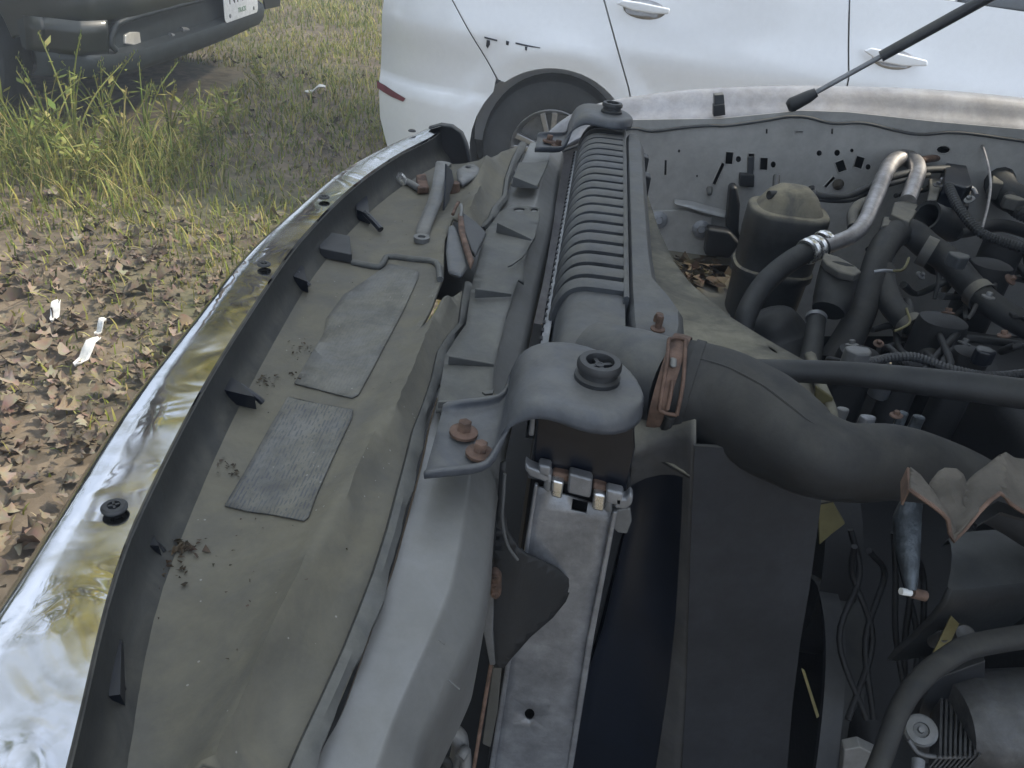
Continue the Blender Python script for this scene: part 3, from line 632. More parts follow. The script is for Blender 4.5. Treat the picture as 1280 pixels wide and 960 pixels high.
# rubber deflector bolted to the beam
yd_ = plate_y - .03
defl = sheet('rubber_deflector', [(p[0], p[2]) for p in (px(u, v, y=yd_) for u, v in [(622, 596), (630, 592), (628, 625), (627, 650), (633, 680), (646, 700), (668, 716), (696, 742), (714, 766), (704, 785), (688, 797), (660, 808), (640, 822), (630, 833), (618, 832), (612, 812), (606, 795), (604, 775), (611, 745), (616, 700), (618, 650)])], lambda x, z: (x, yd_ + .6 * max(0, x - .012) + .015 * math.sin((z - .8) * 9), z), 'rubber', truck, g=.008, sol=.003, smooth=60)
tubepx_pts = [px(u, v, y=yd_ - .001) for u, v in [(631, 592), (629, 625), (628, 650), (634, 680), (647, 700)]]
tube('deflector_edge', tubepx_pts, rp(tubepx_pts[0], 2.2), 'flap', defl, 8, 4)
p = px(619, 735, y=yd_ - .004); 
pl('rusty_stud', [(614, 716), (622, 718), (626, 724), (626, 746), (620, 751), (613, 748)], yd_ - .012, .008, 'rust', defl, bev=.002)
for v in (722, 733, 744): bolt('stud_nut', px(619, v, y=yd_ - .012), (0, -1, .1), rp(p, 5), 'rust', defl, .6)
pl('stud_backing', [(608, 702), (614, 703), (617, 760), (616, 790), (619, 832), (612, 832), (604, 790), (603, 776), (606, 760)], yd_ - .008, .003, 'steel', defl)
tube('rusty_rod', [px(614, 830, y=yd_), px(603, 895, y=yd_ - .01), px(590, 975, y=yd_ - .02)], .0017, 'rust', truck, 8, 3)
pl('grey_strip', [(616, 834), (627, 834), (622, 890), (613, 935), (603, 930)], yd_ + .01, .002, 'shield', truck)
tubepx('lower_pipe', [(545, 905, .86), (562, 912, .85), (575, 925, .84), (572, 950, .82), (560, 990, .8)], 'steel', truck, 11, 10)
tubepx('lower_pipe', [(540, 955, .84), (548, 948, .84), (560, 955, .83), (560, 990, .8)], 'rubber', truck, 6, 10)
tubepx('lower_pipe', [(575, 948, .84), (582, 940, .84), (582, 975, .82), (580, 1000, .8)], 'steel', truck, 7, 10)
box('dark_gap_filler', (-.2, .0, .55), (.006, 1.5, .552), 'dark', truck, bev=0)  # dark sheet added so the gaps beside the beam stay dark

# --- fan shroud
zs = ZR - .055
te = [(px(u, v, z=zs)) for u, v in [(806, 215), (807, 237), (822, 285), (841, 327), (862, 355), (886, 376), (916, 399), (950, 417), (991, 436), (1012, 446), (1022, 470)]]
top = [(.085, 1.19)] + [(p[0], p[1]) for p in te] + [(.262, .56), (.25, .50), (.215, YN + .004), (.12, YN + .004), (.085, YN + .03)]
shroud = sheet('fan_shroud', top, lambda x, y: (x, y, zs - .02 * sst(.17, .27, x) * (1 - .6 * sst(.5, .7, y))), 'shroud', truck, g=.02, sol=.003, holes=[[tuple(px(u, v, z=zs)[:2]) for u, v in ell(967, 434, 7, 2, 10, .5)]], smooth=60)
ysd = YN + .002
sf = [px(u, v, y=ysd) for u, v in [(868, 556), (940, 560), (1020, 588), (1026, 625), (1022, 655), (1012, 730), (1000, 800), (990, 880), (980, 1000), (850, 1000), (858, 850), (862, 700)]]
side_s = sheet('shroud_side', [(p[0], p[2]) for p in sf], lambda x, z: (x, ysd, z), 'shroudside', shroud, g=.05, sol=.003, smooth=0)
rows = []
for (ul, ur, v) in [(792, 868, 540), (790, 868, 560), (789, 867, 600), (786, 866, 650), (772, 865, 710), (756, 863, 780), (730, 858, 860), (700, 850, 940), (670, 842, 1010)]:
    a = px(ul, v, y=ysd + .030); c = px(ur, v, y=ysd + .001); k = sst(540, 640, v)
    prof_ = [(-.02, .9), (.0, 1.0), (.25, 1.05), (.5, .92), (.7, .66), (.84, .34), (.93, .10), (1.0, .0), (1.03, .03)]
    rows.append([np.array([a[0] + (c[0] - a[0]) * t, c[1] + (.030 * q * (.35 + .65 * k)), a[2] + (c[2] - a[2]) * min(1, max(0, t))]) for t, q in prof_])
rows = [[p + [0, .03, .012] for p in rows[0]]] + rows
loft('shroud_hollow', [r[:6] for r in rows], 'dblack', shroud, smooth=80)  # hollow's shade put into the colour; same plastic as the shroud
loft('shroud_corner', [[p + [0, -.0008, 0] for p in r[5:]] for r in rows], 'edge', shroud, smooth=80)
loft('shroud_shelf', [[p + [0, -.0008, .0004] for p in r] for r in rows[:4]], 'edge', shroud, smooth=80)
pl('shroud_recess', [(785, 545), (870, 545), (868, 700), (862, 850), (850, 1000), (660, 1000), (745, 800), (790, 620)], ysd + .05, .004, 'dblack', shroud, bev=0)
tubepx('shroud_lip', [(1012, 446, zs), (1024, 480, zs), (1040, 520, zs), (1030, 545, zs)], 'shroud', shroud, 8, 8)
pl('shroud_tab', [(1020, 483), (1042, 498), (1036, 522), (1018, 512)], .60, .004, 'yellow', shroud)
pl('shroud_tab', [(1022, 622), (1040, 626), (1057, 655), (1040, 668), (1024, 682)], .56, .004, 'yellow', shroud)

# --- upper radiator hose with outlet and worm clamp
zh = ZR - .012
OUT = [(742, 452, zh - .012, 50), (790, 466, zh - .004, 56), (838, 482, zh, 58)]
tubepx('tank_outlet', OUT, 'tank', tank, seg=28)
HP = [(834, 481, zh, 61), (870, 491, zh, 64), (905, 503, zh, 66), (950, 526, zh, 66), (985, 548, zh, 61), (1015, 566, zh, 55), (1060, 578, zh, 50), (1115, 578, zh, 48), (1165, 588, zh - .01, 43), (1215, 606, zh - .03, 38), (1275, 640, zh - .06, 34), (1360, 700, zh - .11, 33), (1440, 770, zh - .17, 33)]
hose = tubepx('radiator_hose', HP, 'hose', truck, seg=32, lab='thick black upper hose from the radiator')
_sm = []
for q in HP[1:9]:
    p_ = px(q[0], q[1], z=q[2]); w_ = CAM - p_; w_ /= np.linalg.norm(w_); w_ = w_ * .75 + np.array([0, .35, .45]); w_ /= np.linalg.norm(w_); _sm.append(p_ + w_ * (rp(p_, q[3]) - .0004))
tube('mould_seam', _sm, .0011, 'hose', hose, 6, 6)
cc = px(838, 482, z=zh); dc = depth(cc); rh = rp(cc, 63); hx = px(870, 491, z=zh) - cc; hx /= np.linalg.norm(hx)
lathe('hose_clamp', [(rh, -.006), (rh + .0012, -.0065), (rh + .0018, 0), (rh + .0012, .0065), (rh, .006)], cc - hx * .001, hx, 'rust', truck, 40)
clamp = [o for o in truck.children if o.name.startswith('hose_clamp')][0]
lathe('clamp_band', [(rh - .0002, .006), (rh + .001, .006), (rh + .001, .013), (rh - .0002, .013)], cc + hx * .004, hx, 'hose', clamp, 40)
# slotted frame lying on the front of the hose
def onhose(u, v, lift):                      # meets the sight line with the hose cylinder
    r = ray(u, v); o = CAM - cc
    a = r - r.dot(hx) * hx; b_ = o - o.dot(hx) * hx; A = a.dot(a); B = 2 * a.dot(b_); C_ = b_.dot(b_) - (rh + lift) ** 2
    D = B * B - 4 * A * C_
    t = (-B - math.sqrt(max(0, D))) / (2 * A); return CAM + t * r
fr = [(836, 424), (834, 450), (829, 480), (824, 512)]; fr2 = [(857, 424), (856, 450), (853, 485), (846, 519)]
ww = rp(cc, 2.4)
for Lf in (fr, fr2, [(824, 513), (835, 517), (846, 519)], [(836, 424), (846, 422), (857, 424)], [(841, 475), (838, 495), (834, 512)]):
    tube('clamp_frame', [onhose(u, v, .003) for u, v in Lf], ww, 'rust', clamp, 8, 4)
prism('clamp_screw', [onhose(u, v, .006) for u, v in [(839, 446), (847, 448), (846, 460), (838, 459)]], -0.006 * (R @ [0, 0, 1]) * -1, 'steel', clamp)
p = px(822, 402, z=ZR + .012); bolt('clamp_bolt', px(822, 412, z=ZR + .006), (0, 0, 1), .006, 'rust', clamp, 2.0)
tube('clamp_tail', [onhose(u, v, .001) for u, v in [(838, 520), (834, 530), (829, 540)]], .004, 'rubber', clamp, 8, 3)
tubepx('stray_thread', [(960, 588, ZR - .04), (1000, 585, ZR - .03), (1022, 570, ZR - .02), (1060, 560, ZR), (1110, 552, ZR + .01), (1135, 545, ZR + .005)], 'dryweed', truck, .7, 5)

# --- long dark cross tube
tubepx('cross_tube', [(905, 462, ZR - .004, 14), (960, 463, ZR, 14), (1060, 467, ZR, 15), (1180, 480, ZR, 18), (1330, 499, ZR, 20)], 'rubber', truck, seg=18, lab='straight dark tube crossing the engine bay')

# ================================================================== far fender side
YI = 1.52
TT = [(666, 186), (690, 160), (708, 146), (735, 132), (780, 122), (850, 113), (900, 110), (950, 108), (1000, 107), (1060, 108), (1120, 110), (1170, 112), (1230, 117), (1290, 123), (1380, 134)]
BB = [(690, 195), (712, 178), (728, 170), (750, 162), (780, 158), (850, 157), (900, 153), (950, 148), (1000, 144), (1060, 149), (1120, 157), (1170, 161), (1230, 167), (1290, 172), (1380, 182)]
rows = []
for a, c in zip(TT, BB):
    t, l_ = px(*a, y=YI + .05), px(*c, y=YI); dz = t[2] - l_[2]
    rows.append([l_ + [0, .004, -.006], l_, l_ + [0, .006, dz * .22], l_ + [0, .020, dz * .42], l_ + [0, .026, dz * .6], t + [0, -.012, -.006], t, t + [0, .02, -.002], t + [0, .06, -.02], t + [0, .09, -.09], t + [0, .10, -.30], t + [0, .09, -.5]])
fender = loft('fender', rows, 'fender', truck, smooth=60, sub=1)
b = MB(); Q = [px(u, v, y=YI - .004) for u, v in [(700, 190), (780, 162), (815, 164), (850, 160), (885, 157), (910, 157), (960, 150), (985, 146), (1010, 147), (1040, 154), (1080, 154), (1120, 163), (1150, 168), (1200, 166), (1290, 178)]]
tube('fender_seal', Q, .0028, 'tank', fender, 8, 5)
pl('hood_bumper', [(893, 119), (905, 118), (906, 130), (893, 132)], YI - .012, .02, 'tank', fender); pl('hood_bumper', [(892, 132), (906, 130), (907, 144), (892, 146)], YI - .016, .02, 'black', fender)
# inner fender panel with its holes
def toI(L): return [(p[0], p[2]) for p in (px(u, v, y=YI) for u, v in L)]
k3 = lambda L: [(800 + a / 2.6667, 80 + c / 2.6667) for a, c in L]
def rot(cx, cy, w, h, a): return [(cx + x * math.cos(a) - y * math.sin(a), cy + x * math.sin(a) + y * math.cos(a)) for x, y in ((-w / 2, -h / 2), (w / 2, -h / 2), (w / 2, h / 2), (-w / 2, h / 2))]
H3 = [rot(297, 313, 27, 42, .08), ell(328, 317, 9, 11, 10), rot(412, 332, 27, 42, .05), ell(444, 335, 9, 11, 10), ell(597, 297, 9, 10, 10), ell(657, 296, 10, 11, 10), ell(706, 288, 6, 7, 8), rot(669, 340, 32, 38, -.35), rot(730, 327, 30, 40, .3), ell(760, 343, 9, 10, 10),
      rot(632, 393, 12, 46, .75), rot(85, 345, 7, 50, .03), rot(262, 365, 14, 78, .42), ell(130, 290, 4, 6, 8), ell(190, 373, 3, 4, 8), rot(530, 226, 26, 7, 0), rot(640, 224, 6, 18, 0), rot(422, 224, 6, 16, 0), ell(1010, 285, 24, 14, 10), rot(370, 325, 22, 56, .03)]
pan = [(770, 150), (900, 148), (1000, 138), (1060, 140), (1170, 152), (1400, 172), (1640, 210), (1640, 440), (1400, 420), (980, 420), (900, 330), (830, 322), (800, 330), (780, 320)]
inner = sheet('inner_fender', toI(pan), lambda x, z: (x, YI, z), 'inner', truck, g=.035, holes=[toI(k3(h)) for h in H3], sol=.002, smooth=0)
for h in H3:
    P2 = toI(k3(h)); w_ = max(p[0] for p in P2) - min(p[0] for p in P2)
    if w_ > .011: v_, f_ = tube_geo([(x, YI - .0012, z) for x, z in P2 + P2[:1]], .0013, 6, False); mk('hole_rim', v_, f_, 'inner', inner, smooth=60)
box('wheelhouse_back', (.05, YI + .05, .55), (1.4, YI + .055, 1.0), 'black', truck, bev=0)
pl('wiring_clip', k3([(335, 370), (382, 372), (380, 412), (332, 408)]), YI - .02, .018, 'black', inner); pl('wiring_clip', k3([(360, 310), (380, 310), (378, 372), (358, 370)]), YI - .008, .006, 'tank', inner)
c = px(800 + 232 / 2.667, 80 + 415 / 2.667, y=YI - .003); lathe('panel_stud', [(.006, 0), (.006, .006), (.004, .016), (0, .018)], c, (0, -1, -.4), 'steel', inner, 10)
c = px(800 + 660 / 2.667, 80 + 400 / 2.667, y=YI - .002); lathe('panel_stud', [(.010, 0), (.010, .004), (.005, .007), (0, .008)], c, (0, -1, 0), 'rustbr', inner, 14)
pl('panel_stamp', k3([(42, 490), (150, 488), (240, 512), (218, 650), (92, 622), (60, 560)]), YI - .012, .008, 'inner', inner, label='lower plate bolted to the inner fender')
for u, v in ((62, 520), (203, 550)): bolt('panel_bolt', px(800 + u / 2.667, 80 + v / 2.667, y=YI - .013), (0, -1, .2), .017, 'alu', inner, .5)
prism('panel_ledge', [px(800 + u / 2.667, 80 + v / 2.667, y=YI - .004) for u, v in [(110, 446), (170, 452), (290, 485), (280, 498), (200, 478)]], (0, -.02, -.006), 'silver', inner, bev=.004)
pl('rubber_boot', k3([(300, 410), (325, 408), (335, 470), (330, 560), (340, 600), (290, 600), (290, 520)]), YI - .05, .03, 'black', inner, bev=.006)
pl('rubber_boot', k3([(225, 548), (300, 560), (335, 600), (300, 652), (215, 640)]), YI - .07, .03, 'black', inner, bev=.006)
# apron floor with debris
ap = [px(800 + u / 2.667, 80 + v / 2.667, z=.74) for u, v in [(60, 610), (300, 640), (300, 870), (120, 870)]]
sheet('apron', [(p[0], p[1]) for p in ap], lambda x, y: (x, y, .74 + .03 * (y - 1.2)), 'shield', truck, g=.03, sol=.003)
b = MB()
for _ in range(110):
    u, v = 800 + random.gauss(185, 45) / 2.667, 80 + random.gauss(705, 22) / 2.667; p = px(u, v, z=.755); s = random.uniform(.006, .016)
    vv = [p + s * np.array([random.gauss(0, 1), random.gauss(0, 1), abs(random.gauss(0, .6))]) for _ in range(4)]; b.add(vv, [(0, 1, 2), (0, 2, 3), (0, 3, 1)])
tag(b.build('leaf_litter', 'crumb', smooth=0), 'dark dead leaves caught beside the fan shroud under the inner fender', 'debris', kind='stuff')
# gas strut
rod = [px(990, 131, y=YI - .03), px(1010, 121, y=YI - .032)]
top_ = px(1240, -6, y=YI - .06); d_ = top_ - rod[1]; far = rod[1] + d_ * 2.6
strut = tube('hood_strut', [rod[1] + d_ * .0, rod[1] + d_ * .5, far], [.0045, .0045, .0045], 'alu', truck, 12, 2, lab='gas strut holding the hood up')
tube('strut_sleeve', [rod[1] + d_ * .42, rod[1] + d_ * .9, far], .0092, 'tank', strut, 14, 2)
tube('strut_socket', [rod[0] - (rod[1] - rod[0]) * .3, rod[0], rod[1], rod[1] + d_ * .05], [.008, .013, .011, .008], 'black', strut, 12, 3)
# raised hood, hinged at the cowl
A_, B_ = np.array([1.30, 0, 1.16]), np.array([.50, 0, 2.25])
rows = []
for t in np.linspace(0, 1, 9):
    p = A_ + (B_ - A_) * t; bow = .05 * math.sin(t * math.pi)
    rows.append([p + [bow * .9 + .0, y, bow * .5] + np.array([.03 * (1 - ((y - .82) / .76) ** 2), 0, .0]) for y in np.linspace(.06, 1.58, 11)])
hood = loft('hood', rows, 'silver', truck, sol=.02, smooth=60)
loft('hood_liner', [[np.array(p) - [.03, 0, .016] for p in r[1:-1]] for r in rows[1:-1]], 'dark', hood, sol=.01, smooth=60)
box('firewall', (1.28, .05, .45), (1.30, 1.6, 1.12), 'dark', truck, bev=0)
box('dark_bay_filler', (.0, .1, .42), (1.3, 1.56, .425), 'dark', truck, bev=0)  # added dark pan, stops ground light leaking up through gaps

# ================================================================== engine bay furniture
k6 = lambda u, v: (900 + u / 3.368, 160 + v / 3.368)
def e6(L): return [(*k6(q[0], q[1]), *q[2:]) for q in L]
# domed canister
cx_ = px(*k6(290, 345), z=.93); rC = rp(cx_, 49)
def rsq(c, r, z, n=40, e=3.0):
    out = []
    for k in range(n):
        t = 2 * math.pi * k / n; q = (abs(math.cos(t)) ** e + abs(math.sin(t)) ** e) ** (-1 / e); out.append((c[0] + r * q * math.cos(t), c[1] + r * .82 * q * math.sin(t), z))
    return out
rows = [rsq(cx_, rC * s, cx_[2] + h) for s, h in [(.84, -.26), (.90, -.20), (.95, -.115), (1.03, -.108), (1.03, -.098), (.975, -.095), (1.0, -.045), (1.012, -.044), (1.012, -.006), (1.0, .0), (.96, .003), (.82, .004), (.76, .010), (.60, .027), (.38, .038), (.1, .042), (.02, .042)]]
can = loft('vacuum_canister', rows, 'dome', truck, closed=True, cap=True, smooth=45, label='dusty domed canister beside the inner fender')
tubepx('canister_pipe', e6([(205, 282, .955), (280, 282, .955), (330, 272, .955), (400, 280, .95)]), 'rubber', can, 5.5, 10)
tubepx('canister_nipple', e6([(388, 248, .965), (388, 280, .955), (395, 318, .94)]), 'steel', can, 4, 10); tubepx('canister_cap', e6([(385, 245, .97), (386, 258, .966)]), 'black', can, 3.4, 10)
tubepx('canister_nipple', e6([(238, 205, .965), (236, 240, .958), (234, 268, .953)]), 'black', can, 4.5, 10)
# paired vacuum hoses
tubepx('vacuum_hose', e6([(400, 282, .95), (480, 292, .95), (545, 285, .95), (620, 252, .96), (700, 215, .97), (780, 192, .975), (860, 178, .98), (960, 172, .98)]), 'rubber', truck, 4.6, 10)
tubepx('vacuum_hose', e6([(400, 296, .945), (480, 305, .945), (560, 300, .945), (640, 262, .955), (720, 235, .965), (800, 215, .97), (880, 198, .975)]), 'rubber', truck, 3.4, 10)
tubepx('fuel_line', e6([(820, 142, .985), (880, 130, .99), (960, 124, .99), (1010, 130, .99), (1100, 135, .985), (1280, 150, .97)]), 'rust', truck, 4.5, 10, lab='reddish rusted line near the cowl')
tubepx('vacuum_hose', e6([(560, 420, .93), (560, 360, .94), (600, 318, .945), (660, 310, .945)]), 'cap', truck, 7, 12)
tubepx('vacuum_hose', e6([(1000, 440, .93), (1060, 430, .93), (1120, 415, .93), (1200, 412, .93), (1300, 440, .92)]), 'hose', truck, 8, 12)
tubepx('vacuum_hose', e6([(880, 250, .95), (860, 262, .95), (800, 268, .95), (740, 285, .95)]), 'rubber', truck, 3, 10)
# U bent metal pipe, hose and clamp
tubepx('metal_pipe', e6([(430, 502, .925), (500, 478, .93), (560, 450, .935), (610, 395, .945), (655, 290, .96), (690, 205, .972), (725, 145, .982), (775, 124, .985), (820, 145, .983), (832, 185, .978), (815, 240, .968), (790, 310, .955)]), 'pipe', truck, 10, 18, lab='bent bare metal pipe in an upside down U')
b_hose = tubepx('heater_hose', e6([(432, 500, .925), (400, 512, .922), (340, 535, .918), (270, 580, .905), (200, 640, .888), (145, 715, .868), (110, 790, .85), (95, 860, .83)]), 'rubber', truck, 13.5, 18, lab='dusty grey hose clamped to the bent pipe')
for k, (u, v) in enumerate([(372, 518), (400, 506), (436, 486)]):
    c = px(*k6(u, v), z=.924); ax = px(*k6(460, 480), z=.93) - px(*k6(370, 525), z=.92); r = rp(c, 14.5)
    lathe('pipe_clamp', [(r * .9, -.006), (r * 1.1, -.006), (r * 1.16, -.002), (r * 1.05, 0), (r * 1.16, .002), (r * 1.1, .006), (r * .9, .006)], c, ax, 'bright', b_hose, 20)
# block under the pipe end
pl6 = lambda name, L, z, h, m, par, bev=.003, **k: prism(name, [px(*k6(u, v), z=z) for u, v in L], (0, 0, -h), m, par, bev=bev, **k)
pl6('pipe_flange', [(735, 310), (790, 300), (835, 320), (830, 350), (800, 395), (720, 360)], .955, .03, 'cap', truck)
pl6('pipe_flange', [(690, 370), (800, 385), (790, 410), (680, 410)], .945, .03, 'cap', truck)
# hex topped sensor cap on a stalk
cap = pl6('valve_cap', [(440, 522), (500, 540), (570, 578), (598, 602), (570, 618), (500, 602), (450, 570), (432, 545)], .93, .012, 'cap', truck)
c0 = px(*k6(505, 600), z=.91)
tubepx('valve_body', e6([(505, 595, .915, 24), (490, 650, .90, 24), (470, 730, .88, 23), (455, 770, .87, 20)]), 'rubber', cap, seg=18)
tubepx('valve_stem', e6([(410, 790, .86, 11), (400, 850, .85, 12), (385, 950, .83, 13), (375, 1010, .82, 14)]), 'rubber', truck, seg=16)
c = px(*k6(405, 800), z=.858); lathe('stem_ring', [(rp(c, 11), -.003), (rp(c, 13), -.003), (rp(c, 13), .003), (rp(c, 11), .003)], c, px(*k6(410, 790), z=.86) - px(*k6(385, 950), z=.83), 'alu', truck, 18)
tubepx('engine_dome', e6([(250, 980, .76, 44), (230, 880, .79, 42), (205, 800, .82, 30), (195, 770, .83, 8)]), 'rubber', truck, seg=20)
# large arched hose
tubepx('coolant_hose', e6([(480, 1000, .80, 22), (560, 850, .84, 19), (610, 740, .87, 17), (645, 610, .90, 16), (690, 500, .92, 17), (750, 440, .93, 17), (810, 445, .93, 17), (870, 495, .92, 17), (960, 560, .91, 17), (1080, 690, .89, 16), (1180, 770, .88, 16), (1320, 850, .87, 16)]), 'hose', truck, seg=20, lab='fat arched hose over the engine')
v_h = tubepx('coolant_hose', e6([(690, 590, .905, 13), (695, 660, .89, 14), (720, 740, .88, 15), (770, 800, .875, 15), (820, 840, .87, 13), (855, 890, .865, 12), (880, 960, .855, 13), (890, 1030, .845, 13)]), 'hose', truck, seg=18, lab='shorter hose dropping below the arched hose')
for u, v, z, d2 in [(870, 520, .918, (960, 560)), (1090, 700, .888, (1160, 760))]:
    c = px(*k6(u, v), z=z); ax = px(*k6(*d2), z=z - .005) - c; r = rp(c, 19); lathe('hose_band', [(r * .92, -.008), (r, -.008), (r, .008), (r * .92, .008)], c, ax, 'cap', v_h, 22)
c = px(*k6(800, 830), z=.872); ax = px(*k6(855, 890), z=.865) - px(*k6(770, 800), z=.875); r = rp(c, 17); lathe('hose_band', [(r * .9, -.006), (r, -.006), (r, .006), (r * .9, .006)], c, ax, 'cap', v_h, 22)
tubepx('clamp_ear', e6([(735, 855, .885), (770, 840, .888), (800, 815, .89), (785, 760, .893)]), 'yellow', v_h, 1.6, 6)
tubepx('paint_mark', e6([(730, 602, .925), (765, 598, .93), (785, 575, .932), (795, 548, .932)]), 'yellow', v_h, 1.8, 6)
tubepx('hose_clip', e6([(650, 605, .918), (690, 600, .922), (735, 604, .918)]), 'alu', v_h, 2.2, 8)
# open ended cylinder and carrier block
ca = px(*k6(868, 368), z=.955); cb = px(*k6(985, 420), z=.93); r = rp(ca, 19); h_ = float(np.linalg.norm(cb - ca))
lathe('air_tube', [(r * .78, .03), (r * .8, .002), (r, 0), (r, .004), (r * .98, h_), (0, h_)], ca, cb - ca, 'rubber', truck, 26, label='open ended grey tube pointing at the fender')
pl6('sensor_block', [(950, 145), (1040, 155), (1065, 240), (1040, 250), (945, 225)], .985, .04, 'dblack', truck)
pl6('bracket_arm', [(880, 212), (940, 208), (935, 235), (915, 300), (870, 318), (885, 250)], .965, .008, 'cap', truck)
tubepx('bracket_wire', e6([(930, 215, .97), (960, 240, .965), (1000, 245, .965), (1060, 255, .96), (1080, 285, .955)]), 'alu', truck, 3, 8)
pl6('relay_box', [(1000, 250), (1060, 262), (1050, 330), (1000, 320)], .95, .03, 'dark', truck); pl6('relay_box', [(1150, 175), (1200, 180), (1195, 235), (1145, 228)], .98, .03, 'cap', truck)
tubepx('thin_wire', [(1192, 136, 1.045), (1207, 150, 1.04), (1222, 170, 1.03), (1232, 195, 1.015), (1238, 225, .995), (1236, 252, .975), (1228, 285, .95)], 'pipe', truck, 1.7, 6)
tubepx('wiring_loom', [(1300, 165, .99, 14), (1262, 175, .985, 16), (1250, 205, .975, 17), (1255, 240, .96, 18), (1300, 260, .95, 18)], 'rubber', truck, seg=12)
# engine mass: manifold, rocker cover, brackets (dark, greasy)
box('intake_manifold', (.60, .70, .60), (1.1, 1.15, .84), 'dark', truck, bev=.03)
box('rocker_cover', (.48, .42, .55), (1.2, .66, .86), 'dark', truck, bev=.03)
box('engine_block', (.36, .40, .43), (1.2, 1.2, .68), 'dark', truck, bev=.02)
for i, (u, v, z, w) in enumerate([(1180, 400, .9, 30), (1240, 330, .91, 26), (1215, 440, .9, 22), (1075, 440, .86, 26), (1140, 450, .88, 20), (1258, 300, .93, 24)]):
    c = px(u, v, z=z); r = rp(c, w); loft('manifold_runner', [rsq(c, r * s, z + h, 20, 2.6) for s, h in [(1, -.16), (1, -.01), (.94, 0), (.6, .004), (.05, .004)]], 'dark', truck, closed=True, cap=True, smooth=40)
for i in range(16):
    u, v = random.uniform(1030, 1290), random.uniform(300, 460); L = []
    for k in range(5): L.append((u + k * random.uniform(12, 34), v + random.uniform(-22, 28) * k * .6, random.uniform(.84, .90), random.choice([2.5, 3.5, 5])))
    tubepx('vacuum_line', L, random.choice(['rubber', 'dark', 'hose']), truck, seg=8, n=5)
for u, v, w, m_ in [(1075, 437, 22, 'steel'), (1085, 520, 12, 'alu'), (1150, 520, 10, 'cloth'), (1055, 510, 9, 'steel'), (1130, 515, 9, 'cloth')]:
    c = px(u, v, z=.93); r = rp(c, w); P = [c + r * np.array([math.cos(a), .6 * math.sin(a), 0]) * random.uniform(.7, 1.1) for a in np.linspace(0, 6.28, 8)[:-1]]
    prism('small_bracket', P, (0, 0, -.025), m_, truck, bev=.003)

def corrugated(name, L, rpx_, m):
    P = smooth_path([px(q[0], q[1], z=q[2]) for q in L], 22); r = rp(P[0], rpx_)
    v, f = tube_geo(P, [r * (1.0 if i % 2 else .84) for i in range(len(P))], 12); mk(name, v, f, m, truck, smooth=25)
corrugated('wiring_conduit', [(1050, 470, .90), (1090, 452, .905), (1140, 446, .91), (1190, 462, .905), (1240, 470, .9), (1300, 464, .9)], 6.5, 'black')
corrugated('wiring_conduit', [(1185, 232, .985), (1200, 262, .97), (1225, 290, .955), (1262, 305, .95), (1310, 318, .95)], 6, 'rubber')
corrugated('wiring_conduit', [(1240, 200, .98), (1256, 232, .965), (1270, 262, .955), (1310, 280, .95)], 8, 'hose')
for u, v, z, w in [(1065, 432, .88, 5), (1098, 430, .885, 4), (1185, 392, .925, 5), (1235, 372, .93, 5), (1150, 345, .935, 4), (1205, 430, .915, 5), (1255, 420, .915, 5), (1120, 520, .93, 5), (1088, 540, .92, 5), (1212, 250, .985, 4), (1172, 232, .975, 3.5), (1262, 350, .94, 5)]:
    c = px(u, v, z=z); bolt('engine_bolt', c, (random.gauss(0, .25), random.gauss(-.2, .25), 1), rp(c, w * 1.6), random.choice(['steel', 'rust', 'cast']), truck, .8)
for u, v, z in [(1200, 318, .945), (1232, 436, .925), (1105, 478, .915), (1268, 246, .975)]:
    c = px(u, v, z=z); r = rp(c, 12); a = random.uniform(0, 3); pl_ = [c + r * np.array([math.cos(t + a) * (1.3 if k % 2 else 1), math.sin(t + a), 0]) for k, t in enumerate(np.linspace(0, 6.28, 7)[:-1])]
    prism('wire_connector', pl_, (0, 0, -.02), random.choice(['dblack', 'tank', 'cap']), truck, bev=.003)
# --- lower right: rusty bracket, sleeve, pump body, belts, alternator
def d_of(u, v, z): return depth(px(u, v, z=z))
zb = 1.065
bo = [(1137, 585), (1150, 591), (1165, 597), (1173, 590), (1180, 586), (1195, 587), (1212, 596), (1232, 584), (1252, 573), (1280, 575), (1320, 576), (1320, 652), (1280, 636), (1262, 628), (1247, 622), (1226, 636), (1206, 650), (1190, 641), (1150, 620), (1137, 612)]
def zbr(x, y):
    q = R.T @ (np.array([x, y, zb]) - CAM); u, v = 640 + F * q[0] / q[2], 480 + F * q[1] / q[2]; t = (v - 597) / 53
    va = 1165 + 41 * t; vb = 1212 - 6 * t; rdg = 1250
    return zb - .007 * max(0, 1 - abs(u - va) / 14) - .005 * max(0, 1 - abs(u - vb) / 12) + .005 * max(0, 1 - abs(u - rdg) / 18) - .004 * max(0, (v - 615) / 35)
rb_ = sheet('rusty_bracket', [tuple(px(u, v, z=zb)[:2]) for u, v in bo], lambda x, y: (x, y, zbr(x, y)), 'rustbr', truck, g=.0035, sol=.002, smooth=30, label='rust edged folded bracket over the pump')
tube('rusty_edge', [(lambda p: np.array([p[0], p[1], zbr(p[0], p[1])]))(px(u, v, z=zb)) for u, v in [(1137, 612), (1150, 620), (1170, 631), (1190, 641), (1206, 650), (1226, 636), (1247, 622), (1264, 629), (1290, 640)]], .0013, 'rust', rb_, 6, 2)
prism('flange_or_gap_shade', [px(u, v, z=zb) for u, v in [(1134, 583), (1138, 585), (1138, 613), (1135, 611)]], (0, 0, -.012), 'rust', rb_, bev=.0005)
prism('flange_or_gap_shade', [px(u, v, z=zb - .014) for u, v in [(1212, 648), (1247, 626), (1320, 650), (1320, 660), (1250, 640), (1222, 656)]], (0, 0, -.002), 'dark', rb_, bev=0)  # dark sheet standing in for the shaded gap under the bracket
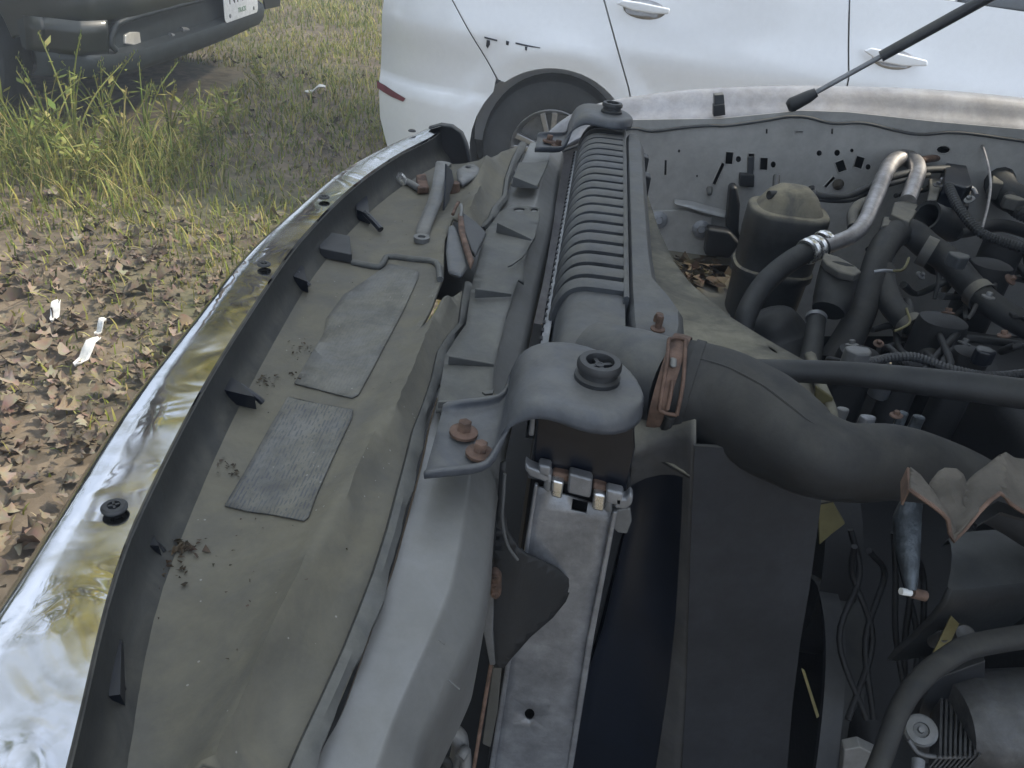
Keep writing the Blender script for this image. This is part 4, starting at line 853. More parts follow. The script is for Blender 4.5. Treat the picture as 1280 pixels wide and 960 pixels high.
slv = tubepx('wire_sleeve', [(1140, 628, .94, 13), (1134, 650, .93, 17), (1134, 675, .92, 16), (1136, 700, .91, 13), (1138, 725, .90, 9), (1139, 738, .895, 6)], 'cloth', truck, seg=12, n=4)
tubepx('sleeve_plug', [(1126, 739, .895), (1138, 741, .893)], 'whitep', slv, 4.5, 10); tubepx('sleeve_plug', [(1140, 741, .893), (1156, 745, .89)], 'rust', slv, 7, 10)
zp = .90
loft('pump_body', [[px(u, v0, z=zp) + [0, 0, -.02], px(u, v0, z=zp), px(u, (v0 + v1) / 2, z=zp) + [0, 0, .01], px(u, v1, z=zp), px(u, v1, z=zp) + [0, 0, -.03], px(u, v1, z=zp) + [0, .03, -.12]] for u, v0, v1 in [(1186, 668, 735), (1190, 660, 742), (1215, 655, 740), (1250, 654, 734), (1320, 650, 728)]], 'pump', truck, smooth=60, sub=1)
tubepx('lower_hose', [(1085, 990, .84, 13), (1105, 940, .855, 13), (1124, 888, .87, 13), (1148, 852, .88, 13.5), (1180, 826, .885, 14), (1222, 806, .89, 14.5), (1330, 792, .89, 15), (1440, 800, .88, 15), (1540, 850, .85, 15)], 'hose', truck, seg=18, lab='lower hose above the alternator')
pl('paper_tag', [(1189, 770), (1199, 780), (1178, 824), (1166, 817)], px(1182, 800, z=.865)[1], .001, 'yellow', truck, bev=0, label='small yellow tag')
c = px(1192, 796, z=.86)
for u, v, w in [(1176, 797, 8), (1203, 795, 14)]:
    c = px(u, v, z=.86); r = rp(c, w); lathe('pump_boss', [(r, -.02), (r, .004), (r * .8, .008), (r * .4, .006), (0, .006)], c, (-.2, -.5, .8), 'cast', truck, 18)
# alternator
ca = px(1285, 900, z=.80); r = rp(ca, 62); 
alt = lathe('alternator', [(0, -.06), (r * .8, -.06), (r, -.045), (r, .03), (r * .92, .045), (r * .6, .055), (0, .055)], ca, (.9, .1, .15), 'cast', truck, 28, label='grey alternator body at the edge')
b = MB()
for k in range(9):
    P = [px(1176 + k * 6.2 + dx, v, z=.80) for dx, v in ((0, 862 - k * 2), (3.2, 862 - k * 2), (1, 944), (-2, 944))]; prism('alternator_fin', P, (0, .002, -.02), 'cast', alt, bev=0)
pl('alternator_case', [(1166, 850), (1232, 826), (1228, 950), (1150, 955), (1140, 930), (1150, 885)], px(1195, 900, z=.79)[1] + .012, .02, 'black', alt)
c = px(1151, 913, z=.80); r = rp(c, 17); b = MB(); b.add(*lathe_geo([(r * 1.15, -.012), (r * 1.15, 0), (r, .001), (r, .004), (r * .55, .005), (r * .5, .002), (r * .25, .002), (r * .2, .008), (0, .008)], c, (-.35, -.5, .78), 24)); b.build('alternator_pulley_bolt', 'steel', alt, smooth=30)
tubepx('alternator_rim', [(1136, 925, .80), (1150, 942, .795), (1180, 946, .795), (1225, 944, .795)], 'cast', alt, 3, 8); tubepx('alternator_leg', [(1148, 950, .79), (1146, 975, .785), (1142, 1000, .78)], 'alu', alt, 8, 10)
pl('loose_bracket', [(1055, 938), (1075, 934), (1098, 945), (1104, 965), (1085, 1000), (1050, 1000)], px(1075, 950, z=.79)[1], .01, 'steel', truck)
# belts and pulley behind the shroud edge
cp_ = px(1038, 880, x=.33); ax = (1, 0, 0)
def arcring(name, x, pts, w, m, par=None):
    P = [px(u, v, x=x) for u, v in pts]; rows = [[p + [-w, 0, 0], p + [w, 0, 0], p + [w, .006, -.004], p + [-w, .006, -.004]] for p in smooth_path(P, 5)]
    return loft(name, rows, m, par, closed=True, cap=True, smooth=50)
arcring('drive_belt', .36, [(1010, 712), (1030, 705), (1048, 716), (1062, 745), (1068, 800), (1066, 860), (1058, 930), (1045, 1010)], .012, 'rubber', truck)
arcring('drive_belt', .335, [(1012, 718), (1026, 724), (1036, 742), (1044, 790), (1044, 850), (1038, 920), (1026, 1010)], .010, 'black', truck)
lathe('fan_pulley', [(0, -.01), (.10, -.01), (.115, -.02), (.115, .02), (.10, .01), (0, .01)], (.345, px(1030, 800, x=.345)[1] + .12, .70), (1, 0, 0), 'dark', truck, 36)
pl('straw', [(1002, 837), (1006, 839), (1024, 895), (1021, 898)], px(1012, 865, z=.82)[1], .0015, 'yellow', truck, bev=0)
for i in range(7):
    u = random.uniform(1060, 1180); tubepx('harness_wire', [(u, 650 + random.uniform(0, 40), .86, 4), (u + random.uniform(-10, 20), 720, .82, 4), (u + random.uniform(-20, 30), 800, .78, 4), (u + random.uniform(-20, 30), 900, .74, 4)], 'dark', truck, seg=8)

# ================================================================== WHITE CAR
wc = root('white_car', (1.3, 4.4, 0), 'white car parked side on behind the silver truck, scratched above its rear wheel', 'car')
WX, WZ, AR = -.085, .345, .352
def ycar(x, z):
    y = 3.5 + .10 * max(0, z - .78) ** 1.3 * 1.5 + .12 * max(0, .45 - z) ** 1.5
    y -= .022 * math.exp(-((z - .78) / .10) ** 2)
    if x < -.45: y += .52 * ((-.45 - x) / .45) ** 2.4 * (.38 if x > -.95 else .5)
    if x < -.30: y -= .035 * sst(-.30, -.6, x) * sst(.56, .50, z) if z < .56 else 0
    if x > 2.9: y += .35 * ((x - 2.9) / .8) ** 2.2
    for w in (WX, WX + 2.68):
        r = math.hypot(x - w, z - WZ)
        if r < .50: y -= .018 * sst(.50, .40, r)
    return y
def cp(L): return [(p[0], p[2]) for p in (px(u, v, y=3.49) for u, v in L)]
def arc(w, a0, a1, n=16): return [(w + AR * math.cos(math.radians(a0 + (a1 - a0) * i / n)), WZ + AR * math.sin(math.radians(a0 + (a1 - a0) * i / n))) for i in range(n + 1)]
def panel(name, P, m='white', par=wc, lift=0., **k):
    v, f = sheet_geo(P, lambda x, z: (x, ycar(x, z) - lift, z), .03); c = Vector((sum(p[0] for p in v) / len(v), 3.5, sum(p[2] for p in v) / len(v)))
    cnt = {}
    for t in f:
        for a, b in zip(t, t[1:] + t[:1]): e = (min(a, b), max(a, b)); cnt.setdefault(e, []).append((a, b))
    n0 = len(v); V = list(v); Fc = [tuple(t) for t in f]; N = []
    for x, y, z in v:
        e = .004; gx = (ycar(x + e, z) - ycar(x - e, z)) / (2 * e); gz_ = (ycar(x, z + e) - ycar(x, z - e)) / (2 * e); N.append(Vector((gx, -1, gz_)).normalized())
    for (a, b) in [q[0] for q in cnt.values() if len(q) == 1]:
        k0 = len(V); d = Vector((V[b][2] - V[a][2], 0, -(V[b][0] - V[a][0]))).normalized()
        for q in (a, b): V.append(V[q]); N.append(d)
        for q in (b, a): V.append((V[q][0], V[q][1] + .016, V[q][2])); N.append(d)
        Fc.append((k0, k0 + 1, k0 + 2, k0 + 3))
    me = bpy.data.meshes.new(name); me.from_pydata([Vector(q) - c for q in V], [], Fc); me.materials.append(M[m]); me.shade_smooth(); me.update()
    for p in list(me.polygons)[:len(f)]:
        if p.normal.y > 0: p.flip()
    me.update(); me.normals_split_custom_set_from_vertices(N)
    o = bpy.data.objects.new(name, me); COL.objects.link(o); attach(o, par, c); return o
G = .0035
a_gap = math.degrees(math.atan2(.602 - WZ, -.322 - WX))
g1 = [(-.72, 1.10), (-.556, .897), (-.40, .70), (-.372, .665), (-.345, .625)]
panel('rear_bumper', [(x - G, z) for x, z in g1] + [(WX + AR * math.cos(math.radians(a)), WZ + AR * math.sin(math.radians(a))) for a in (140, 150, 160, 170, 180, 190, 200)] + [(-.55, .22), (-.83, .24), (-.875, .36), (-.885, .55), (-.875, .80), (-.84, 1.10)])
g2 = [(.00, 1.08), (.047, .967), (.13, .80), (.20, .66), (.222, .605)]
panel('quarter_panel', [(x + G, z) for x, z in g1][:-1] + [(-.338, .622)] + [(WX + AR * math.cos(math.radians(a)), WZ + AR * math.sin(math.radians(a))) for a in range(130, 38, -6)] + [(x - G, z) for x, z in reversed(g2)])
g3 = [(.975, 1.12), (.99, 1.06), (1.06, .80), (1.09, .45)]
panel('rear_door', [(x + G, z) for x, z in g2] + [(WX + AR * math.cos(math.radians(a)), WZ + AR * math.sin(math.radians(a))) for a in range(35, 5, -6)] + [(.32, .36)] + [(x - G, z) for x, z in reversed(g3)][0:1] + [(x - G, z) for x, z in reversed(g3)][1:])
g4 = [(2.20, 1.10), (2.22, .85), (2.16, .40)]
panel('front_door', [(x + G, z) for x, z in g3] + [(x - G, z) for x, z in reversed(g4)])
panel('front_wing', [(x + G, z) for x, z in g4] + arc(WX + 2.68, 172, 8) + [(3.3, .30), (3.62, .32), (3.66, .55), (3.6, .75), (3.3, .92), (2.5, 1.0)])
panel('sill', [(.28, .345), (1.09, .44), (2.15, .39), (2.24, .33), (2.2, .22), (.29, .22)])
doors = {o.name.split('.')[0]: o for o in wc.children}
for (P, par) in [([(770, 5), (778, 0), (800, 3), (838, 11), (836, 18), (815, 17), (790, 13)], doors['rear_door']), ([(1080, 64), (1090, 60), (1120, 66), (1160, 76), (1160, 83), (1130, 83), (1098, 77)], doors['front_door'])]:
    Q = [px(u, v, y=3.455) for u, v in P]; prism('door_handle', Q, (0, .018, 0), 'white', par, bev=.006)
    cq = sum(Q) / len(Q); sheet('handle_cup', ell(cq[0] + .01, cq[2] - .012, .085, .035, 20), lambda x, z: (x, ycar(x, z) - .001, z), 'rim', par, g=.03, sol=.001)
# reflector strip and scuffs
def cpf(L):
    out = []
    for u, v in L:
        y = 3.5
        for _ in range(8): p = px(u, v, y=y); y = ycar(p[0], p[2])
        out.append((p[0], p[2]))
    return out
panel('side_reflector', cpf([(471, 101), (482, 107), (507, 123), (504, 127), (490, 121), (472, 110)]), 'red', lift=.004)
for P in [[(606, 45), (622, 49), (622, 51), (606, 47)], [(609, 49), (613, 50), (613, 55), (610, 60), (608, 57)], [(633, 50), (637, 51), (636, 56), (633, 55)], [(645, 52), (660, 55), (676, 58), (676, 59), (660, 57), (645, 54)], [(657, 57), (660, 57), (659, 62), (657, 61)]]:
    o = sheet('paint_scuff', cp(P), lambda x, z: (x, ycar(x, z) - .002, z), 'ink', doors['quarter_panel'], g=.02, sol=.001)
# body shell, glass and wheels
rows = []
for x, zr, yi, zb_ in [(-.80, .95, 3.80, .35), (-.70, 1.30, 3.72, .3), (-.3, 1.44, 3.70, .3), (.6, 1.50, 3.68, .3), (1.5, 1.48, 3.68, .3), (2.1, 1.30, 3.70, .3), (2.6, 1.0, 3.72, .3), (3.3, .92, 3.74, .3), (3.62, .7, 3.9, .35)]:
    sh = min(zr, 1.05 - .03 * (x > 2.3)); far_y = 8.9 - yi
    rows.append([(x, yi, zb_), (x, yi, .9), (x, min(3.55 + .02, yi), sh - .02) if x > -.6 and x < 3.2 else (x, yi, sh - .02), (x, 3.60 if -.6 < x < 3.2 else yi, sh), (x, 3.60 + (zr - sh) * .55 if -.6 < x < 3.2 else yi, zr - .03), (x, 3.75 + (zr - sh) * .3, zr), (x, 4.4, zr + .03), (x, 8.8 - 3.75, zr), (x, 8.8 - 3.60 - (zr - sh) * .5, zr - .03), (x, 8.8 - 3.60, sh), (x, 8.8 - yi, .9), (x, 8.8 - yi, zb_)])
loft('body_shell', rows, 'white', wc, closed=True, cap=True, smooth=50)
def glassf(x, z): return (x, 3.585 + (z - 1.05) * .55, z)
sheet('door_window', [(1.42, 1.09), (2.05, 1.09), (1.95, 1.20), (1.75, 1.33), (1.42, 1.38)], glassf, 'glass', doors['front_door'], g=.08, sol=.006)
sheet('door_window', [(.1, 1.08), (.93, 1.09), (.95, 1.40), (.4, 1.38), (.15, 1.25)], glassf, 'glass', doors['rear_door'], g=.08, sol=.006)
sheet('window_frame', [(1.0, 1.06), (1.40, 1.08), (1.40, 1.40), (1.0, 1.40)], lambda x, z: (x, 3.56 + (z - 1.05) * .55, z), 'white', doors['front_door'], g=.08, sol=.01)
def wheel(cx, cy, cz, r, w, s, par):
    prof = [(r * .57, -w * .40), (r * .66, -w * .49), (r * .86, -w * .5), (r * .955, -w * .42), (r * .99, -w * .3), (r, 0), (r * .99, w * .3), (r * .955, w * .42), (r * .86, w * .5), (r * .57, w * .45)]
    ty = lathe('tyre', prof, (cx, cy, cz), (0, 1, 0), 'tyre', par, 48)
    rm = lathe('rim', [(r * .57, .05), (r * .54, -w * .2 * s), (r * .565, -w * .38 * s), (r * .59, -w * .42 * s), (r * .575, -w * .44 * s), (r * .52, -w * .32 * s), (r * .50, 0)], (cx, cy, cz), (0, 1, 0), 'rim', ty, 48)
    for k in range(5):
        for dl in (-.11, .11):
            a = 2 * math.pi * k / 5 + .5 + dl; a2 = 2 * math.pi * k / 5 + .5 + dl * 1.5
            i0 = np.array([cx + r * .10 * math.cos(a), cy - s * w * .36, cz + r * .10 * math.sin(a)]); i1 = np.array([cx + r * .54 * math.cos(a2), cy - s * w * .36, cz + r * .54 * math.sin(a2)])
            t = np.array([-math.sin(a), 0, math.cos(a)]) * r * .035
            prism('spoke', [i0 - t, i0 + t, i1 + t * 1.2, i1 - t * 1.2], (0, s * .03, 0), 'rim', rm, bev=.004)
    lathe('hub_cap', [(r * .17, .03), (r * .17, 0), (r * .13, -.01), (0, -.012)], (cx, cy - s * w * .36, cz), (0, s, 0), 'rim', rm, 20)
    lathe('brake_disc', [(0, 0), (r * .5, 0), (r * .5, .02), (0, .02)], (cx, cy - s * w * .05, cz), (0, 1, 0), 'steel', ty, 28)
    return ty
for w in (WX, WX + 2.68):
    wheel(w, 3.655, WZ - .02, .315, .20, 1, wc); wheel(w, 5.2, WZ - .02, .315, .20, -1, wc)
    rows = [[(w + (AR + .012 + k * .01) * math.cos(a), 3.50 + .27 * t, WZ + (AR + .012 + k * .01) * math.sin(a)) for t in (0.06, .5, 1)] for k, a in [(0, a) for a in np.linspace(-.5, math.pi + .5, 24)]]
    loft('wheel_arch_liner', rows, 'dark', wc, smooth=60)
    lathe('wheel_arch_liner', [(0, 0), (AR + .02, 0)], (w, 3.775, WZ), (0, 1, 0), 'dark', wc, 30)
box('underbody', (-.6, 3.72, .2), (3.4, 5.1, .34), 'dark', wc, bev=.02)

# ================================================================== DARK TRUCK
XF = -2.2
dt = root('pickup_truck', (-4.4, 4.65, 0), 'dark dusty pickup with a white plate, parked nose first in tall weeds', 'pickup truck')
Y0, Y1 = 3.68, 5.9
def nose(y, x, cr=.16):
    e = 0.
    if y < Y0 + .34: e = .34 - (y - Y0)
    if y > Y1 - .34: e = .34 - (Y1 - y)
    mid = .05 * (1 - ((y - (Y0 + Y1) / 2) / ((Y1 - Y0) / 2)) ** 2)
    return x + mid - cr * 2.6 * (e / .34 * .6) ** 2.4 - (.0 if e < .33 else .12)
def dband(name, prof, m, par=dt, wrap=.08, **k):
    rows = []
    yy = list(np.linspace(Y0, Y1, 44))
    rows.append([(nose(Y0, XF + dx) - wrap, Y0 + .0, z) for dx, z in prof])
    rows.append([(nose(Y0, XF + dx) - .02, Y0 + .0, z) for dx, z in prof])
    for y in yy[1:-1]: rows.append([(nose(y, XF + dx), y, z) for dx, z in prof])
    rows.append([(nose(Y1, XF + dx) - .02, Y1, z) for dx, z in prof]); rows.append([(nose(Y1, XF + dx) - wrap, Y1, z) for dx, z in prof])
    return loft(name, rows, m, par, smooth=50, **k)
bump = dband('front_bumper', [(-.03, .328), (.0, .333), (.022, .362), (.03, .41), (.024, .436), (.008, .44)], 'dplast')
dband('bumper_insert', [(.006, .437), (-.03, .448), (-.03, .56), (.008, .578), (.02, .585)], 'dplast', bump)
dband('bumper_skin', [(.018, .582), (.032, .595), (.03, .67), (.01, .745), (-.02, .755)], 'dpaint', bump)
dband('nose', [(-.03, .75), (-.01, .765), (-.01, 1.05), (-.05, 1.12), (-.2, 1.16), (-1.1, 1.22)], 'dpaint', dt)
# painted corner of the bumper, in front of the dark insert
pa = [px(u, v, x=-2.03) for u, v in [(150, 12), (175, 12)]]
rows = []
for y in np.linspace(Y0 - .006, Y0 + .13, 12): rows.append([(nose(max(y, Y0), XF + dx) + .006 - (.02 if y < Y0 + .01 else 0), y, z) for dx, z in [(.004, .44), (.012, .465), (.02, .53), (.024, .588)]])
rows.insert(0, [(p[0] - .08, p[1], p[2]) for p in rows[0]])
loft('bumper_corner', rows, 'dpaint', bump, smooth=50, sol=.004)
yf0 = Y0 + .14
# fog lamp recess, lamp and tow hook
rim_ = [(nose(y, XF) + .02, y, z) for y, z in [(yf0 + .02, .45), (yf0 + .0, .485), (yf0 + .03, .548), (yf0 + .10, .578), (yf0 + .5, .59), (yf0 + .9, .59)]]
tube('fog_lamp_surround', rim_, .014, 'dplast', bump, 10, 4)
def onx(L, x): return [px(u, v, x=x) for u, v in L]
fl = prism('fog_lamp', onx([(157, 44), (163, 40), (185, 38), (186, 50), (184, 56), (170, 57), (157, 55)], XF + .0), (-.03, 0, 0), 'lamp', bump, bev=.006)
prism('tow_hook_slot', onx([(196, 38), (230, 34), (250, 29), (246, 46), (212, 52), (196, 52)], XF + .006), (-.012, 0, 0), 'dblack', bump, bev=.004)
tube('tow_hook', onx([(212, 44), (222, 47), (232, 44), (234, 38), (226, 37)], XF + .022), .014, 'steel', bump, 10, 4)
prism('tow_hook_slot', onx([(330, -2), (352, -6), (350, 8), (332, 12)], XF + .03), (-.012, 0, 0), 'dblack', bump, bev=.004)
# number plate
pp = onx([(281, 29), (322, 15), (323, -20), (280, -12)], XF + .075)
yl, yr = pp[0][1], pp[1][1]; zb0 = (pp[0][2] + pp[1][2]) / 2; pw = yr - yl; ph = pw * .5
def rrect(w, h, r): 
    o = []
    for cx, cy, a0 in ((w - r, r, -90), (w - r, h - r, 0), (r, h - r, 90), (r, r, 180)):
        for k in range(5): a = math.radians(a0 + k * 22.5); o.append((cx + r * math.cos(a), cy + r * math.sin(a)))
    return o
np_ = prism('number_plate', [(XF + .075, yl + a, zb0 + c) for a, c in rrect(pw, ph, .03)], (.004, 0, 0), 'plate', dt, bev=.001)
def text(name, s, size, y, z, m, par, x=XF + .0795, wide=1.0):
    cu = bpy.data.curves.new(name, 'FONT'); cu.body = s; cu.size = size; cu.extrude = .0006; cu.align_x = 'CENTER'
    t = bpy.data.objects.new(name + '_tmp', cu); COL.objects.link(t); bpy.context.view_layer.update()
    me = bpy.data.meshes.new_from_object(t.evaluated_get(bpy.context.evaluated_depsgraph_get())); bpy.data.objects.remove(t)
    me.name = name; me.transform(Matrix(((0, 0, 1, 0), (wide, 0, 0, 0), (0, 1, 0, 0), (0, 0, 0, 1))))
    me.materials.clear(); me.materials.append(M[m]); o = bpy.data.objects.new(name, me); COL.objects.link(o); attach(o, par, Vector((x, y, z))); return o
text('plate_number', 'N14177', ph * .52, yl + pw * .54, zb0 + ph * .36, 'ink', np_, wide=.95)
text('plate_lettering', 'TRUCK', ph * .15, yl + pw * .5, zb0 + ph * .13, 'green', np_)
for a in (.14, .86): lathe('plate_screw', [(.011, 0), (.011, .004), (.006, .006), (0, .006)], (XF + .079, yl + pw * a, zb0 + ph * .12), (1, 0, 0), 'alu', np_, 12)
# body sides, cab, bed, wheels
box('body', (-5.6, Y0 + .10, .50), (-2.46, Y1 - .10, 1.12), 'dpaint', dt, bev=.06)
for o_y, s in ((Y0 + .03, 1), (Y1 - .03, -1)):
    P = [(-2.5, o_y, .50), (-2.5, o_y, 1.10), (-3.9, o_y, 1.12), (-3.9, o_y, .48), (-3.5, o_y, .46)] + [(-3.05 + .44 * math.cos(a), o_y, .40 + .44 * math.sin(a)) for a in np.linspace(.15, math.pi - .15, 14)][::-1] + [(-2.6, o_y, .48)]
    prism('wing', P, (0, .07 * s, 0), 'dpaint', dt, bev=.01)
rows = [[(-3.5, y, 1.13), (-3.95, y, 1.72), (-5.0, y, 1.76), (-5.5, y, 1.13)] for y in (Y0 + .22, Y0 + .5, Y1 - .5, Y1 - .22)]
loft('cab', rows, 'glass', dt, closed=True, cap=True, smooth=20)
box('roof', (-5.0, Y0 + .25, 1.75), (-3.95, Y1 - .25, 1.80), 'dpaint', dt, bev=.02)
box('bed', (-7.4, Y0 + .08, .55), (-5.62, Y1 - .08, 1.2), 'dpaint', dt, bev=.03)
for x in (-3.05, -6.5):
    for y, s in ((Y0 + .14, 1), (Y1 - .14, -1)): wheel(x, y, .39, .39, .26, s, dt)
box('chassis', (-7.0, Y0 + .35, .28), (-2.5, Y1 - .35, .5), 'dark', dt, bev=.02)
for y in (Y0 + .72, Y1 - .72): prism('headlamp', [(XF + .02, y - .25, .85), (XF + .02, y + .25, .85), (XF + .02, y + .25, 1.0), (XF + .02, y - .25, 1.0)], (-.05, 0, 0), 'lamp', dt)
box('grille', (XF + .01, 4.28, .84), (XF + .045, 5.06, 1.02), 'dblack', dt, bev=.01)

# ================================================================== GRASS, WEEDS, LEAVES, LITTER
def inside_car(x, y): return (-.85 < x < 3.7 and 3.45 < y < 5.4) or (-7.5 < x < -2.2 and 3.75 < y < 5.65)
def blades(n, dens, hfun, wfun):
    X = np.random.uniform(-6.5, .2, n); Y = np.random.uniform(1.2, 11, n); V, Fc = [], []
    for x, y in zip(X, Y):
        if inside_car(x, y) or (x > -.35 and y < 2.2): continue
        d = math.hypot(x, y); 
        if random.random() > dens(x, y) * min(1, (3.6 / d) ** 1.1): continue
        h = hfun(x, y) * random.uniform(.35, 1.25); w = wfun * random.uniform(.6, 1.4) * (1 + .12 * d); a = random.uniform(0, 6.28); ln = random.uniform(.15, 1.1) * h; z = gz(x, y) - .005
        tx, ty = math.cos(a), math.sin(a); sx, sy = -ty * w, tx * w; k = len(V)
        for t, ww in ((0, 1), (.4, .85), (.75, .55)):
            cx, cy, cz = x + tx * ln * t * t, y + ty * ln * t * t, z + h * (t - .25 * t * t * (ln / h))
            V += [(cx - sx * ww, cy - sy * ww, cz), (cx + sx * ww, cy + sy * ww, cz)]
        V.append((x + tx * ln, y + ty * ln, z + h * (1 - .35 * (ln / h))))
        Fc += [(k, k + 1, k + 3, k + 2), (k + 2, k + 3, k + 5, k + 4), (k + 4, k + 5, k + 6)]
    return V, Fc
def pn(x, y): return .5 + .5 * math.sin(x * 2.3 + 1.3 * math.sin(y * 1.9)) * math.cos(y * 2.1 + math.sin(x * 1.4))
def wild(x, y):                                # how overgrown a spot is: rank by the dark truck, thin on the leaf strewn track
    near = math.exp(-(((y - 3.45) / .36) ** 2)) * sst(-1.5, -2.0, x)
    base = sst(1.7, 3.3, y + .25 * (x + 1.6) + .5 * (pn(x * 2.2, y * 2) - .5)); return near, base
def dens(x, y):
    n, b_ = wild(x, y); return min(1, n * .8 + b_ * (.52 + .5 * pn(x, y) * pn(y * 1.7, x * 1.4) * 1.6) + .35 * (pn(x * 1.7, y * 1.7) > .62) + .03)
def hf(x, y):
    n, b_ = wild(x, y); return .05 + .055 * b_ * pn(y, x) + .19 * n
V, Fc = blades(150000, dens, hf, .0024)
me = bpy.data.meshes.new('grass'); me.from_pydata(V, [], Fc); me.materials.append(M['grass']); me.shade_smooth()
o = bpy.data.objects.new('grass', me); COL.objects.link(o); tag(o, 'patchy grass, lush and tall by the dark pickup, thin on the dirt', 'grass', kind='stuff')
hf0 = hf; V2, F2 = blades(60000, lambda x, y: .55 * min(1, .25 + dens(x, y)), lambda x, y: .028, .0022)
me = bpy.data.meshes.new('dead_grass'); me.from_pydata(V2, [], F2); me.materials.append(M['dryweed']); me.shade_smooth()
o = bpy.data.objects.new('dead_grass', me); COL.objects.link(o); tag(o, 'matted short straw between the grass and fallen leaves', 'dead grass', kind='stuff')
print('grass tris', sum(len(f) - 2 for f in Fc))

def oak_leaf(seed):
    rnd = random.Random(seed); n = 9; L, Rr = [], []; lob = rnd.choice([.5, .66, .9, .95])
    n = 15; ph = rnd.uniform(0, 6.28); nl = rnd.choice([0, 2.5, 3, 3.5])
    for i in range(n):
        t = i / (n - 1); env = .30 * math.sin(math.pi * min(1, t * .95 + .03)) ** .7
        wl = env * (1 if nl == 0 else .70 + .34 * math.sin(2 * math.pi * nl * t + ph)) * rnd.uniform(.88, 1.1); wr = env * (1 if nl == 0 else .70 + .34 * math.sin(2 * math.pi * nl * t + ph + .5)) * rnd.uniform(.88, 1.1)
        L.append((t, max(.012, wl))); Rr.append((t, max(.012, wr)))
    curl = rnd.uniform(-1.0, 1.6); cup = rnd.uniform(-.8, 2.0); tw = rnd.uniform(-1.0, 1.0)
    V, Fc = [], []
    for (t, wl), (_, wr) in zip(L, Rr):
        zc = curl * (t - .5) ** 2
        for s in (-wl, 0, wr):
            V.append((t - .5, s + tw * .1 * t, zc + cup * s * s * 2.2 + tw * s * (t - .5)))
    for i in range(n - 1):
        Fc += [(3 * i, 3 * i + 1, 3 * i + 4, 3 * i + 3), (3 * i + 1, 3 * i + 2, 3 * i + 5, 3 * i + 4)]
    k = len(V); V += [(-.5, -.012, .0), (-.5, .012, .0), (-.72, .006, .03), (-.72, -.006, .03)]; Fc.append((k, k + 1, k + 2, k + 3))
    zmin = min(v[2] for v in V); return [(a, b_, c - zmin) for a, b_, c in V], Fc
LM = []
for i in range(16):
    v, f = oak_leaf(i); me = bpy.data.meshes.new('fallen_leaf'); me.from_pydata(v, [], f); me.materials.append(M['oak']); me.shade_smooth(); LM.append(me)
def leaf_spot():
    while True:
        x, y = random.uniform(-3.4, -.45), random.uniform(.9, 6.0)
        if inside_car(x, y): continue
        p = math.exp(-max(0, y - 1.95) ** 2 / .6) * (.5 + .5 * pn(x * 1.3 + 2, y * 1.3)) + .045
        if random.random() < p: return x, y
spots = [leaf_spot() for _ in range(3700)]
def seen(x, y):
    q = R.T @ (np.array([x, y, 0.]) - CAM); u, v = 640 + F * q[0] / q[2], 480 + F * q[1] / q[2]; return 0 < u < 400 and 0 < v < 720 and u < 430 - .62 * (v - 190)
vis = [s for s in spots if seen(*s)]; vis.sort(key=lambda s: math.hypot(*s)); ind = set(vis[:300])
B = MB()
for (x, y) in spots:
    s = random.choice([random.uniform(.028, .045), random.uniform(.04, .068), random.uniform(.045, .088)]); a = random.uniform(0, 6.28); e = Matrix.Rotation(a, 4, 'Z') @ Matrix.Rotation(random.gauss(0, .35), 4, 'X') @ Matrix.Rotation(random.gauss(0, .35), 4, 'Y')
    z = gz(x, y) + random.uniform(.0, .028)
    if (x, y) in ind:
        o = bpy.data.objects.new('fallen_leaf', random.choice(LM)); COL.objects.link(o); o.matrix_world = Matrix.Translation((x, y, z)) @ e @ Matrix.Scale(s, 4)
        tag(o, 'dry brown oak leaf lying loose on the ground left of the chrome trim', 'leaf', 'fallen oak leaves on the ground')
    else:
        me = random.choice(LM); mm = Matrix.Translation((x, y, z)) @ e @ Matrix.Scale(s, 4); B.add([mm @ vv.co for vv in me.vertices], [tuple(p.vertices) for p in me.polygons])
me = bpy.data.meshes.new('leaf_litter'); me.from_pydata(B.v, [], B.f); me.materials.append(M['oak']); me.shade_smooth()
o = bpy.data.objects.new('leaf_litter', me); COL.objects.link(o); tag(o, 'thin spread of smaller dry leaves over the dirt', 'leaves', kind='stuff')
# white scraps
def scrap(u, v, L, w, tilt, label, up=.05):
    c = px(u, v, z=.03); V, Fc = [], []; a = math.radians(tilt)
    for i in range(7):
        t = i / 6 - .5; ww = w * (1 - (2 * t) ** 2 * .7) * .5
        for s in (-1, 0, 1): V.append((c[0] + L * t * math.cos(a) - s * ww * math.sin(a), c[1] + L * t * math.sin(a) + s * ww * math.cos(a), .02 + up * (t + .5) + .012 * abs(s) + .01 * math.sin(9 * t)))
    for i in range(6):
        for s in range(2): Fc.append((3 * i + s, 3 * i + s + 1, 3 * i + s + 4, 3 * i + s + 3))
    tag(mk('paper_scrap', V, Fc, 'whitep', sol=.002, smooth=60), label, 'litter', 'white scraps on the ground')
scrap(71, 396, .075, .028, 100, 'curled white scrap among the leaves, upper of the two long ones'); scrap(111, 447, .11, .034, 80, 'long white scrap standing on edge among the brown leaves'); scrap(127, 416, .045, .022, 70, 'smallest white scrap between brown oak leaves')
scrap(394, 117, .13, .09, 10, 'white crumpled scrap on grass near the white car', .06)
